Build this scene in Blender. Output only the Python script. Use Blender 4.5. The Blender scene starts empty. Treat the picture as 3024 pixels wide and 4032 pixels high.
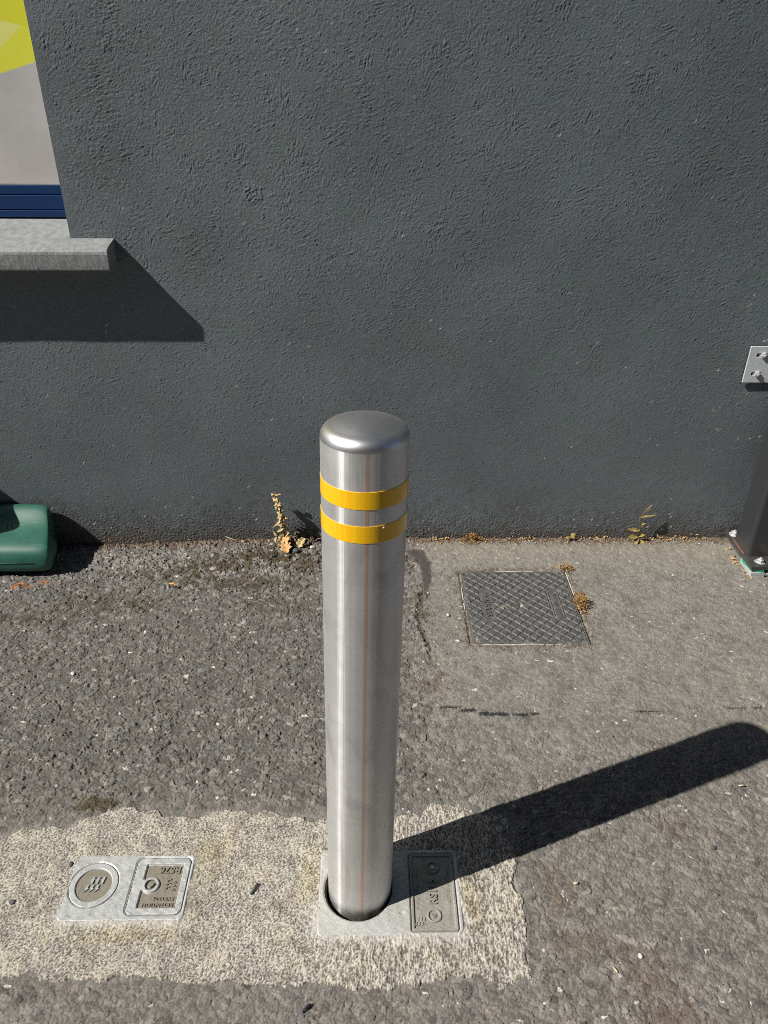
import bpy, bmesh, math, random
import numpy as np
from mathutils import Vector, Matrix

# ------------------------------------------------------------------ camera, sky, sun, exposure
SC = bpy.context.scene
COL = SC.collection
R = math.radians

cam_data = bpy.data.cameras.new("camera")
cam = bpy.data.objects.new("camera", cam_data)
COL.objects.link(cam)
SC.camera = cam
cam_data.sensor_fit = 'VERTICAL'
cam_data.sensor_height = 24.0
cam_data.lens = 24.0 * 3029.0 / 4032.0
cam_data.clip_start = 0.02
cam_data.clip_end = 200.0
cam.matrix_world = (Matrix.Translation((0, -1.965, 1.29)) @ Matrix.Rotation(R(-1.0), 4, 'Z')
                    @ Matrix.Rotation(R(90 - 31.3), 4, 'X') @ Matrix.Rotation(R(0.4), 4, 'Z'))

SUN_AZ = R(19.5)      # direction the light travels, above +X towards the wall
SUN_EL = R(45.0)
travel = Vector((math.cos(SUN_EL) * math.cos(SUN_AZ), math.cos(SUN_EL) * math.sin(SUN_AZ), -math.sin(SUN_EL)))
world = bpy.data.worlds.new("World")
SC.world = world
world.use_nodes = True
wn = world.node_tree
wn.nodes.clear()
sky = wn.nodes.new('ShaderNodeTexSky')
sky.sky_type = 'NISHITA'
sky.sun_disc = False
sky.sun_elevation = SUN_EL
sky.sun_rotation = math.atan2(-travel.x, -travel.y)
sky.air_density = 0.48
sky.dust_density = 0.2
wb = wn.nodes.new('ShaderNodeBackground')
wb.inputs['Strength'].default_value = 0.05
wo = wn.nodes.new('ShaderNodeOutputWorld')
wn.links.new(sky.outputs[0], wb.inputs[0])
wn.links.new(wb.outputs[0], wo.inputs[0])

sun_data = bpy.data.lights.new("sun", 'SUN')
sun_data.energy = 5.0
sun_data.angle = R(0.5)
sun_data.color = (1.0, 0.955, 0.89)
sun = bpy.data.objects.new("sun", sun_data)
COL.objects.link(sun)
sun.location = (-6, -3, 8)
sun.rotation_euler = travel.to_track_quat('-Z', 'Y').to_euler()

SC.view_settings.view_transform = 'Standard'
SC.view_settings.look = 'None'
SC.view_settings.exposure = 0.25
SC.view_settings.gamma = 1.0
SC.view_settings.use_curve_mapping = False
SC.cycles.use_denoising = False
SC.cycles.filter_width = 0.9

rng = np.random.default_rng(7)
random.seed(7)

# ------------------------------------------------------------------ helpers
def tag(o, label=None, cat=None, group=None, kind=None):
    if label: o['label'] = label
    if cat: o['category'] = cat
    if group: o['group'] = group
    if kind: o['kind'] = kind
    return o

def empty(name, loc=(0, 0, 0)):
    o = bpy.data.objects.new(name, None)
    o.empty_display_size = 0.05
    COL.objects.link(o)
    o.location = loc
    return o

def mesh_obj(name, verts, faces, mat, parent=None, smooth=False, loc=(0, 0, 0)):
    me = bpy.data.meshes.new(name)
    me.from_pydata([tuple(v) for v in verts], [], [tuple(f) for f in faces])
    me.update()
    return link_mesh(name, me, mat, parent, smooth, loc)

def link_mesh(name, me, mat, parent=None, smooth=False, loc=(0, 0, 0)):
    if smooth:
        me.polygons.foreach_set('use_smooth', np.ones(len(me.polygons), bool))
    if mat: me.materials.append(mat)
    o = bpy.data.objects.new(name, me)
    COL.objects.link(o)
    if parent: o.parent = parent
    o.location = loc
    return o

class MB:
    """collects vertices and faces for ONE mesh"""
    def __init__(s): s.v = []; s.f = []
    def add(s, verts, faces, M=None):
        n = len(s.v)
        s.v += [tuple(M @ Vector(v)) if M is not None else tuple(v) for v in verts]
        s.f += [tuple(i + n for i in f) for f in faces]
        return s
    def box(s, x0, x1, y0, y1, z0, z1, M=None):
        v = [(x0, y0, z0), (x1, y0, z0), (x1, y1, z0), (x0, y1, z0), (x0, y0, z1), (x1, y0, z1), (x1, y1, z1), (x0, y1, z1)]
        return s.add(v, [(0, 3, 2, 1), (4, 5, 6, 7), (0, 1, 5, 4), (1, 2, 6, 5), (2, 3, 7, 6), (3, 0, 4, 7)], M)
    def prism(s, poly, z0, z1, M=None):
        n = len(poly)
        v = [(x, y, z0) for x, y in poly] + [(x, y, z1) for x, y in poly]
        f = [tuple(range(n - 1, -1, -1)), tuple(range(n, 2 * n))] + [(i, (i + 1) % n, n + (i + 1) % n, n + i) for i in range(n)]
        return s.add(v, f, M)
    def tube(s, pts, rads, seg=8, M=None):
        v = []; f = []
        pts = [Vector(p) for p in pts]
        for i, p in enumerate(pts):
            d = (pts[min(i + 1, len(pts) - 1)] - pts[max(i - 1, 0)]).normalized()
            a = d.orthogonal().normalized(); b = d.cross(a)
            for k in range(seg):
                t = 2 * math.pi * k / seg
                v.append(p + (a * math.cos(t) + b * math.sin(t)) * rads[i])
        for i in range(len(pts) - 1):
            for k in range(seg):
                k2 = (k + 1) % seg
                f.append((i * seg + k, i * seg + k2, (i + 1) * seg + k2, (i + 1) * seg + k))
        f.append(tuple(range(seg - 1, -1, -1))); f.append(tuple((len(pts) - 1) * seg + k for k in range(seg)))
        return s.add(v, f, M)
    def lathe(s, prof, seg=96, M=None, close_top=True, close_bottom=False):
        v = []; f = []
        for r, z in prof:
            for k in range(seg):
                t = 2 * math.pi * k / seg
                v.append((r * math.cos(t), r * math.sin(t), z))
        n = len(prof)
        for i in range(n - 1):
            for k in range(seg):
                k2 = (k + 1) % seg
                f.append((i * seg + k, i * seg + k2, (i + 1) * seg + k2, (i + 1) * seg + k))
        if close_top: f.append(tuple((n - 1) * seg + k for k in range(seg)))
        if close_bottom: f.append(tuple(range(seg - 1, -1, -1)))
        return s.add(v, f, M)
    def build(s, name, mat, parent=None, smooth=False, bevel=0, segs=2, loc=(0, 0, 0)):
        me = bpy.data.meshes.new(name)
        me.from_pydata(s.v, [], s.f)
        if bevel:
            bm = bmesh.new(); bm.from_mesh(me)
            bmesh.ops.remove_doubles(bm, verts=bm.verts, dist=1e-6)
            ed = [e for e in bm.edges if len(e.link_faces) == 2 and e.calc_face_angle(0) > 0.5]
            bmesh.ops.bevel(bm, geom=ed, offset=bevel, segments=segs, affect='EDGES', profile=0.5)
            bm.to_mesh(me); bm.free()
        me.update()
        return link_mesh(name, me, mat, parent, smooth, loc)

def text_geo(txt, size=1.0, depth=0.1):
    """verts, faces of extruded lettering normalised so that x in 0..1 (width) and y in 0..1 (cap height)"""
    cu = bpy.data.curves.new("lettering", 'FONT')
    cu.body = txt; cu.size = 1.0; cu.extrude = 0.5; cu.resolution_u = 3; cu.offset = 0.012
    ob = bpy.data.objects.new("lettering", cu)
    COL.objects.link(ob)
    bpy.context.view_layer.update()
    dg = bpy.context.evaluated_depsgraph_get()
    me = bpy.data.meshes.new_from_object(ob.evaluated_get(dg))
    v = np.array([p.co[:] for p in me.vertices]); f = [tuple(p.vertices) for p in me.polygons]
    bpy.data.objects.remove(ob); bpy.data.curves.remove(cu); bpy.data.meshes.remove(me)
    lo = v.min(0); hi = v.max(0)
    v = (v - lo) / (hi - lo)
    return v, f

def put_text(mb, txt, origin, right, up, width, height, z0, z1):
    v, f = text_geo(txt)
    o = Vector(origin); r = Vector(right) * width; u = Vector(up) * height
    pts = [(o.x + r.x * a + u.x * b, o.y + r.y * a + u.y * b, z0 + (z1 - z0) * c) for a, b, c in v]
    mb.add(pts, f)

def sstep(a, b, x):
    t = np.clip((x - a) / (b - a), 0, 1)
    return t * t * (3 - 2 * t)

def fft_noise(ny, nx, d, lo, hi, seed, theta=None, aniso=1.0, beta=0.0):
    """band-limited gaussian noise on a grid of spacing d; features between lo and hi metres; stretched along theta by aniso"""
    g = np.random.default_rng(seed)
    n = g.standard_normal((ny, nx)).astype(np.float32)
    F = np.fft.rfft2(n)
    ky = np.fft.fftfreq(ny, d)[:, None]; kx = np.fft.rfftfreq(nx, d)[None, :]
    if theta is not None:
        a = kx * math.cos(theta) + ky * math.sin(theta)
        b = -kx * math.sin(theta) + ky * math.cos(theta)
        k = np.sqrt((a * aniso) ** 2 + b ** 2)
    else:
        k = np.sqrt(kx ** 2 + ky ** 2)
    k = np.maximum(k, 1e-6)
    W = np.exp(-(k * lo * 0.7) ** 2) * (1 - np.exp(-(k * hi) ** 2)) * k ** (-beta)
    out = np.fft.irfft2(F * W, s=(ny, nx))
    return (out / out.std()).astype(np.float32)

def worley(X, Y, s, seed, jit=0.95):
    """F1, F2, per-cell random numbers and offset from the seed for every point"""
    g = np.random.default_rng(seed)
    N = 1024
    jx = (g.random((N, N)).astype(np.float32) - 0.5) * jit + 0.5
    jy = (g.random((N, N)).astype(np.float32) - 0.5) * jit + 0.5
    u = X / s; v = Y / s
    iu = np.floor(u).astype(np.int32); iv = np.floor(v).astype(np.int32)
    F1 = np.full(X.shape, 9, np.float32); F2 = F1.copy()
    cid = np.zeros(X.shape, np.int32); ox = np.zeros(X.shape, np.float32); oy = ox.copy()
    for a in (-1, 0, 1):
        for b in (-1, 0, 1):
            ci = (iu + a) % N; cj = (iv + b) % N
            dx = (u - (iu + a + jx[ci, cj])).astype(np.float32); dy = (v - (iv + b + jy[ci, cj])).astype(np.float32)
            d = np.sqrt(dx * dx + dy * dy)
            m = d < F1
            F2 = np.where(m, F1, np.minimum(F2, d))
            cid = np.where(m, ci * N + cj, cid); ox = np.where(m, dx, ox); oy = np.where(m, dy, oy)
            F1 = np.where(m, d, F1)
    tab = np.random.default_rng(seed + 1).random((N * N, 4)).astype(np.float32)
    return F1, F2, tab[cid], ox, oy

def grid_mesh(name, xs, ys, pts, keep=None, colors=None):
    """mesh from a (ny, nx, 3) array of points; keep = mask of faces"""
    ny, nx = pts.shape[:2]
    idx = np.arange(ny * nx, dtype=np.int32).reshape(ny, nx)
    q = np.stack([idx[:-1, :-1], idx[:-1, 1:], idx[1:, 1:], idx[1:, :-1]], -1).reshape(-1, 4)
    if keep is not None:
        q = q[keep.reshape(-1)]
        used = np.zeros(ny * nx, bool); used[q.reshape(-1)] = True
        remap = np.cumsum(used) - 1
        q = remap[q].astype(np.int32)
        P = pts.reshape(-1, 3)[used]
        C = colors.reshape(-1, 3)[used] if colors is not None else None
    else:
        P = pts.reshape(-1, 3); C = colors.reshape(-1, 3) if colors is not None else None
    me = bpy.data.meshes.new(name)
    me.vertices.add(len(P)); me.vertices.foreach_set('co', P.astype(np.float32).reshape(-1))
    me.loops.add(q.size); me.loops.foreach_set('vertex_index', q.reshape(-1))
    me.polygons.add(len(q)); me.polygons.foreach_set('loop_start', np.arange(0, q.size, 4, dtype=np.int32))
    me.polygons.foreach_set('loop_total', np.full(len(q), 4, np.int32))
    me.update(calc_edges=True)
    if C is not None:
        at = me.attributes.new('tone', 'FLOAT_COLOR', 'POINT')
        at.data.foreach_set('color', np.concatenate([C, np.ones((len(C), 1))], 1).astype(np.float32).reshape(-1))
    return me

def rrect(X, Y, x0, x1, y0, y1, r):
    """signed distance to a rounded rectangle (negative inside)"""
    qx = np.abs(X - (x0 + x1) / 2) - (x1 - x0) / 2 + r
    qy = np.abs(Y - (y0 + y1) / 2) - (y1 - y0) / 2 + r
    return np.sqrt(np.maximum(qx, 0) ** 2 + np.maximum(qy, 0) ** 2) + np.minimum(np.maximum(qx, qy), 0) - r

def poly_sd(X, Y, P):
    """signed distance to a polygon, negative inside"""
    P = np.array(P, np.float32); d = np.full(X.shape, 1e9, np.float32); inside = np.zeros(X.shape, bool)
    for i in range(len(P)):
        a = P[i]; b = P[(i + 1) % len(P)]; e = b - a
        wx = X - a[0]; wy = Y - a[1]
        t = np.clip((wx * e[0] + wy * e[1]) / (e @ e), 0, 1)
        d = np.minimum(d, (wx - e[0] * t) ** 2 + (wy - e[1] * t) ** 2)
        c = (a[1] > Y) != (b[1] > Y)
        with np.errstate(divide='ignore', invalid='ignore'):
            xi = a[0] + (Y - a[1]) / (e[1] if abs(e[1]) > 1e-12 else 1e-12) * e[0]
        inside ^= c & (X < xi)
    d = np.sqrt(d)
    return np.where(inside, -d, d)

# ------------------------------------------------------------------ materials
def new_mat(name):
    m = bpy.data.materials.new(name); m.use_nodes = True
    nt = m.node_tree; b = nt.nodes['Principled BSDF']
    return m, nt, b

def N(nt, typ, **kw):
    n = nt.nodes.new(typ)
    for k, v in kw.items():
        if k.startswith('i_'):
            n.inputs[k[2:].replace('_', ' ')].default_value = v
        else: setattr(n, k, v)
    return n

def ramp(nt, src, stops, interp='LINEAR'):
    r = N(nt, 'ShaderNodeValToRGB'); r.color_ramp.interpolation = interp
    e = r.color_ramp.elements
    while len(e) < len(stops): e.new(0.5)
    for el, (p, c) in zip(e, stops):
        el.position = p; el.color = (*c, 1) if len(c) == 3 else c
    nt.links.new(src, r.inputs[0])
    return r.outputs[0]

def noise(nt, scale, detail=4, rough=0.55, coord='Object', mapping=None, dist=0.0):
    tc = N(nt, 'ShaderNodeTexCoord'); n = N(nt, 'ShaderNodeTexNoise')
    n.inputs['Scale'].default_value = scale; n.inputs['Detail'].default_value = detail
    n.inputs['Roughness'].default_value = rough; n.inputs['Distortion'].default_value = dist
    src = tc.outputs[coord]
    if mapping:
        mp = N(nt, 'ShaderNodeMapping'); mp.inputs['Scale'].default_value = mapping
        nt.links.new(src, mp.inputs[0]); src = mp.outputs[0]
    nt.links.new(src, n.inputs['Vector'])
    return n.outputs['Fac']

def mixc(nt, fac, a, b, mode='MIX'):
    m = N(nt, 'ShaderNodeMix', data_type='RGBA', blend_type=mode)
    for s, v in ((m.inputs[0], fac), (m.inputs[6], a), (m.inputs[7], b)):
        if hasattr(v, 'is_output'): nt.links.new(v, s)
        else: s.default_value = (*v, 1) if isinstance(v, tuple) and len(v) == 3 else v
    return m.outputs[2]

def bump(nt, b, h, strength, dist):
    n = N(nt, 'ShaderNodeBump'); n.inputs['Strength'].default_value = strength; n.inputs['Distance'].default_value = dist
    nt.links.new(h, n.inputs['Height']); nt.links.new(n.outputs[0], b.inputs['Normal'])
    return n

def simple_mat(name, c, rough=0.6, metal=0.0, var=0.25, scale=40, spec=0.5, bumpd=0.0, bscale=300):
    m, nt, b = new_mat(name)
    f = noise(nt, scale, 6, 0.6)
    lo = tuple(x * (1 - var) for x in c); hi = tuple(min(1, x * (1 + var)) for x in c)
    nt.links.new(ramp(nt, f, [(0.3, lo), (0.7, hi)]), b.inputs['Base Color'])
    b.inputs['Roughness'].default_value = rough; b.inputs['Metallic'].default_value = metal
    b.inputs['Specular IOR Level'].default_value = spec
    if bumpd: bump(nt, b, noise(nt, bscale, 5, 0.6), 0.6, bumpd)
    return m

def tone_mat(name, rough, spec, fine_scale, fine_amt, bumpd, bstr=0.7, rvar=0.0):
    """surface whose own albedo is stored per vertex, plus fine grain"""
    m, nt, b = new_mat(name)
    a = N(nt, 'ShaderNodeAttribute', attribute_name='tone')
    f = noise(nt, fine_scale, 5, 0.65)
    g = ramp(nt, f, [(0.25, (1 - fine_amt,) * 3), (0.75, (1 + fine_amt,) * 3)])
    # ramp colours above 1 are clamped by nothing in the node, so scale around one
    nt.links.new(mixc(nt, 1.0, a.outputs['Color'], g, 'MULTIPLY'), b.inputs['Base Color'])
    b.inputs['Roughness'].default_value = rough
    b.inputs['Specular IOR Level'].default_value = spec
    if bumpd: bump(nt, b, f, bstr, bumpd)
    return m

MAT = {}
MAT['asphalt'] = tone_mat('asphalt', 0.82, 0.35, 900, 0.28, 0.0012)
MAT['concrete'] = tone_mat('concrete', 0.9, 0.25, 900, 0.22, 0.0010)
MAT['render'] = tone_mat('painted_render', 0.64, 1.0, 520, 0.10, 0.0014, 0.8)

def steel_mat():
    m, nt, b = new_mat('brushed_stainless_steel')
    f = noise(nt, 1.0, 6, 0.7, 'Object', (26, 26, 1500))          # fine horizontal brush lines
    f2 = noise(nt, 1.0, 4, 0.6, 'Object', (10, 10, 18))           # handling smears
    f3 = noise(nt, 1.0, 3, 0.6, 'Object', (75, 75, 0.6))          # drawn flutes along the tube
    col = mixc(nt, 0.4, ramp(nt, f, [(0.25, (0.63, 0.63, 0.63)), (0.75, (0.85, 0.845, 0.835))]),
               ramp(nt, f2, [(0.3, (0.63, 0.63, 0.63)), (0.7, (0.86, 0.85, 0.84))]))
    # orange reflection up the front of the tube, painted into the base colour
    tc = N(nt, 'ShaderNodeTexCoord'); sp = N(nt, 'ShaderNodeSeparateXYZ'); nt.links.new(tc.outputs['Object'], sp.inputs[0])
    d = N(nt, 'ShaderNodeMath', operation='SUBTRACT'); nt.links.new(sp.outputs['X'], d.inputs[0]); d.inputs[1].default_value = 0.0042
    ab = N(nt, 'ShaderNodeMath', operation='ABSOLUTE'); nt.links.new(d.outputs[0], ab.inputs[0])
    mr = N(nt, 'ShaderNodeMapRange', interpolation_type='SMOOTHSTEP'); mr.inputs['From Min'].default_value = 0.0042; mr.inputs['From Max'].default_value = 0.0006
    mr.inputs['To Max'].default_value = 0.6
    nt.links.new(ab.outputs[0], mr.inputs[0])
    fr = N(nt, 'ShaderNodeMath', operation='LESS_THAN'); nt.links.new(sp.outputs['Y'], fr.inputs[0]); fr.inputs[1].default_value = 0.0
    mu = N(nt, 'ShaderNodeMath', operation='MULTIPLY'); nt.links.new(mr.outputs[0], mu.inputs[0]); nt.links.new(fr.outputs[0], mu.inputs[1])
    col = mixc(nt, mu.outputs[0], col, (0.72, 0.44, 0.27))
    dm = N(nt, 'ShaderNodeMapRange'); dm.inputs['From Min'].default_value = 0.030; dm.inputs['From Max'].default_value = -0.012
    nt.links.new(sp.outputs['Z'], dm.inputs[0])
    dn = N(nt, 'ShaderNodeMath', operation='MULTIPLY'); nt.links.new(dm.outputs[0], dn.inputs[0]); nt.links.new(noise(nt, 60, 5, 0.7), dn.inputs[1])
    col = mixc(nt, ramp(nt, dn.outputs[0], [(0.12, (0, 0, 0)), (0.6, (0.85, 0.85, 0.85))]), col, (0.22, 0.20, 0.17))
    smear = ramp(nt, noise(nt, 1.0, 5, 0.65, 'Object', (14, 14, 5), 1.2), [(0.50, (1, 1, 1)), (0.66, (0.82, 0.82, 0.82)), (0.8, (0.95, 0.95, 0.95))])
    col = mixc(nt, 1.0, col, smear, 'MULTIPLY')
    t = N(nt, 'ShaderNodeTangent', direction_type='RADIAL', axis='Z')
    bn = N(nt, 'ShaderNodeBump'); bn.inputs['Strength'].default_value = 0.5; bn.inputs['Distance'].default_value = 0.0012
    nt.links.new(f3, bn.inputs['Height'])
    b2 = N(nt, 'ShaderNodeBump'); b2.inputs['Strength'].default_value = 0.12; b2.inputs['Distance'].default_value = 0.0004
    nt.links.new(f, b2.inputs['Height']); nt.links.new(bn.outputs[0], b2.inputs['Normal'])
    bb = N(nt, 'ShaderNodeBsdfPrincipled')
    for p in (b, bb):
        p.inputs['Metallic'].default_value = 1.0
        nt.links.new(col, p.inputs['Base Color']); nt.links.new(b2.outputs[0], p.inputs['Normal'])
    rr = N(nt, 'ShaderNodeMapRange'); rr.inputs['To Min'].default_value = 0.28; rr.inputs['To Max'].default_value = 0.36
    nt.links.new(f2, rr.inputs[0]); nt.links.new(rr.outputs[0], b.inputs['Roughness'])
    b.inputs['Anisotropic'].default_value = 1.0; b.inputs['Anisotropic Rotation'].default_value = 0.25
    nt.links.new(t.outputs[0], b.inputs['Tangent'])
    bb.inputs['Roughness'].default_value = 0.74
    mx = N(nt, 'ShaderNodeMixShader'); mx.inputs[0].default_value = 0.66
    nt.links.new(b.outputs[0], mx.inputs[1]); nt.links.new(bb.outputs[0], mx.inputs[2])
    out = next(n for n in nt.nodes if n.type == 'OUTPUT_MATERIAL')
    nt.links.new(mx.outputs[0], out.inputs['Surface'])
    return m
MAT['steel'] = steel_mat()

def cap_mat():
    m, nt, b = new_mat('polished_steel_cap')
    b.inputs['Metallic'].default_value = 1.0
    f = noise(nt, 1.0, 5, 0.7, 'Object', (20, 500, 500))
    f2 = noise(nt, 22, 3, 0.5)
    nt.links.new(ramp(nt, f, [(0.25, (0.60, 0.60, 0.60)), (0.75, (0.78, 0.775, 0.76))]), b.inputs['Base Color'])
    rr = N(nt, 'ShaderNodeMapRange'); rr.inputs['To Min'].default_value = 0.36; rr.inputs['To Max'].default_value = 0.5
    nt.links.new(f2, rr.inputs[0]); nt.links.new(rr.outputs[0], b.inputs['Roughness'])
    bump(nt, b, f, 0.10, 0.0004)
    return m
MAT['cap'] = cap_mat()

def tape_mat():
    m, nt, b = new_mat('amber_reflective_tape')
    tc = N(nt, 'ShaderNodeTexCoord')
    v = N(nt, 'ShaderNodeTexVoronoi', feature='DISTANCE_TO_EDGE'); v.inputs['Scale'].default_value = 260; v.inputs['Randomness'].default_value = 0.12
    nt.links.new(tc.outputs['Object'], v.inputs['Vector'])
    c = ramp(nt, v.outputs['Distance'], [(0.0, (1.0, 0.62, 0.008)), (0.2, (1.0, 0.50, 0.002))])
    nt.links.new(c, b.inputs['Base Color'])
    b.inputs['Roughness'].default_value = 0.34; b.inputs['Metallic'].default_value = 0.05
    b.inputs['Coat Weight'].default_value = 0.4; b.inputs['Coat Roughness'].default_value = 0.12
    return m
MAT['tape'] = tape_mat()

def zinc_mat(name, c0, c1, rough, metal, dirt):
    m, nt, b = new_mat(name)
    f = noise(nt, 70, 8, 0.7); g = noise(nt, 420, 4, 0.6); h = noise(nt, 18, 5, 0.6)
    c = ramp(nt, f, [(0.3, c0), (0.7, c1)])
    c = mixc(nt, ramp(nt, h, [(0.42, (0, 0, 0)), (0.68, (0.8, 0.8, 0.8))]), c, dirt)
    c = mixc(nt, 0.3, c, ramp(nt, g, [(0.3, (0.10, 0.095, 0.08)), (0.6, c1)]))
    nt.links.new(c, b.inputs['Base Color'])
    b.inputs['Roughness'].default_value = rough; b.inputs['Metallic'].default_value = metal
    bump(nt, b, g, 0.5, 0.0006)
    return m
MAT['cast'] = zinc_mat('weathered_cast_alloy', (0.34, 0.345, 0.335), (0.60, 0.605, 0.59), 0.62, 0.08, (0.33, 0.315, 0.25))
MAT['cast_worn'] = zinc_mat('worn_bright_cast_alloy', (0.27, 0.29, 0.30), (0.70, 0.71, 0.70), 0.5, 0.3, (0.46, 0.47, 0.47))
MAT['cast_lid'] = zinc_mat('dirty_cast_lid', (0.23, 0.225, 0.195), (0.40, 0.39, 0.35), 0.7, 0.08, (0.24, 0.225, 0.175))
MAT['dirt_floor'] = zinc_mat('earth_filled_recess', (0.15, 0.135, 0.105), (0.26, 0.235, 0.185), 0.85, 0.0, (0.23, 0.205, 0.155))
MAT['screw'] = simple_mat('screw_metal', (0.5, 0.5, 0.5), 0.35, 0.7, 0.2, 200)
MAT['sleeve'] = simple_mat('rusty_sleeve', (0.05, 0.045, 0.03), 0.8, 0.0, 0.4, 60)
MAT['plastic_cover'] = tone_mat('grey_plastic_cover', 0.55, 0.45, 700, 0.10, 0.0003)
MAT['white_plastic'] = simple_mat('dirty_white_plastic', (0.50, 0.47, 0.41), 0.6, 0, 0.5, 60)
MAT['letter'] = simple_mat('moulded_grey_lettering', (.115, .115, .112), .55, 0, .15, 200)
MAT['glint'] = simple_mat('white_glint', (.85, .85, .83), .5, 0, .03, 20)
MAT['sill'] = simple_mat('painted_concrete_sill', (0.25, 0.265, 0.262), 0.75, 0, 0.24, 60, 0.35, 0.0016, 420)
MAT['blue'] = simple_mat('blue_coated_aluminium', (0.012, 0.042, 0.135), 0.32, 0.0, 0.08, 20)
MAT['bead'] = simple_mat('grey_glazing_bead', (0.42, 0.42, 0.42), 0.5, 0.0, 0.1, 20)
MAT['galv'] = zinc_mat('galvanised_steel', (0.50, 0.55, 0.57), (0.70, 0.75, 0.77), 0.42, 0.12, (0.62, 0.67, 0.69))
MAT['bolt'] = simple_mat('zinc_bolt', (0.50, 0.52, 0.52), 0.4, 0.3, 0.12, 160)
MAT['shim_green'] = simple_mat('green_plastic_shim', (0.03, 0.30, 0.20), 0.5, 0, 0.15, 60)
MAT['shim_grey'] = simple_mat('grey_plastic_shim', (0.40, 0.42, 0.40), 0.5, 0, 0.15, 60)
MAT['black_hole'] = simple_mat('dark_recess', (0.01, 0.01, 0.01), 0.9, 0, 0.1, 50)
MAT['stem'] = simple_mat('dry_stem', (0.20, 0.13, 0.06), 0.8, 0, 0.3, 200)
MAT['dry'] = simple_mat('dry_straw_leaf', (0.50, 0.38, 0.18), 0.7, 0, 0.6, 120)
MAT['brownleaf'] = simple_mat('brown_oak_leaf', (0.60, 0.33, 0.13), 0.7, 0, 0.25, 160)
MAT['greenleaf'] = simple_mat('yellowing_green_leaf', (0.33, 0.25, 0.085), 0.6, 0, 0.6, 90)
MAT['moss'] = simple_mat('dry_golden_moss', (0.36, 0.21, 0.075), 0.85, 0, 0.75, 260)
MAT['litter'] = simple_mat('golden_leaf_crumbs', (0.46, 0.30, 0.12), 0.75, 0, 0.75, 240)
MAT['dark_stone'] = simple_mat('dark_stone', (0.10, 0.10, 0.105), 0.75, 0, 0.35, 150, 0.5, 0.001, 500)
MAT['pale_stone'] = simple_mat('pale_stone', (0.62, 0.60, 0.55), 0.7, 0, 0.2, 150, 0.5, 0.0008, 500)
MAT['twig'] = simple_mat('pale_twig', (0.55, 0.47, 0.33), 0.75, 0, 0.25, 200)

def tank_mat():
    m, nt, b = new_mat('scuffed_green_plastic')
    f = noise(nt, 12, 6, 0.65); s = noise(nt, 1.0, 5, 0.7, 'Object', (6, 60, 90), 1.5)
    c = ramp(nt, f, [(0.3, (0.014, 0.085, 0.060)), (0.72, (0.036, 0.145, 0.105))])
    c = mixc(nt, ramp(nt, s, [(0.60, (0, 0, 0)), (0.72, (0.5, 0.5, 0.5))]), c, (0.12, 0.27, 0.21))
    nt.links.new(c, b.inputs['Base Color']); b.inputs['Roughness'].default_value = 0.45
    bump(nt, b, noise(nt, 500, 3, 0.5), 0.2, 0.0005)
    return m
MAT['tank'] = tank_mat()

def post_mat():
    m, nt, b = new_mat('black_painted_steel_post')
    f = noise(nt, 30, 6, 0.65)
    tc = N(nt, 'ShaderNodeTexCoord'); sp = N(nt, 'ShaderNodeSeparateXYZ'); nt.links.new(tc.outputs['Object'], sp.inputs[0])
    mr = N(nt, 'ShaderNodeMapRange'); mr.inputs['From Min'].default_value = 0.16; mr.inputs['From Max'].default_value = 0.02
    nt.links.new(sp.outputs['Z'], mr.inputs[0])
    mm = N(nt, 'ShaderNodeMath', operation='MULTIPLY'); nt.links.new(mr.outputs[0], mm.inputs[0]); nt.links.new(f, mm.inputs[1])
    c = mixc(nt, ramp(nt, mm.outputs[0], [(0.25, (0, 0, 0)), (0.6, (0.7, 0.7, 0.7))]), (0.034, 0.035, 0.038), (0.075, 0.068, 0.058))
    nt.links.new(c, b.inputs['Base Color']); b.inputs['Roughness'].default_value = 0.38
    return m
MAT['post'] = post_mat()

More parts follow.
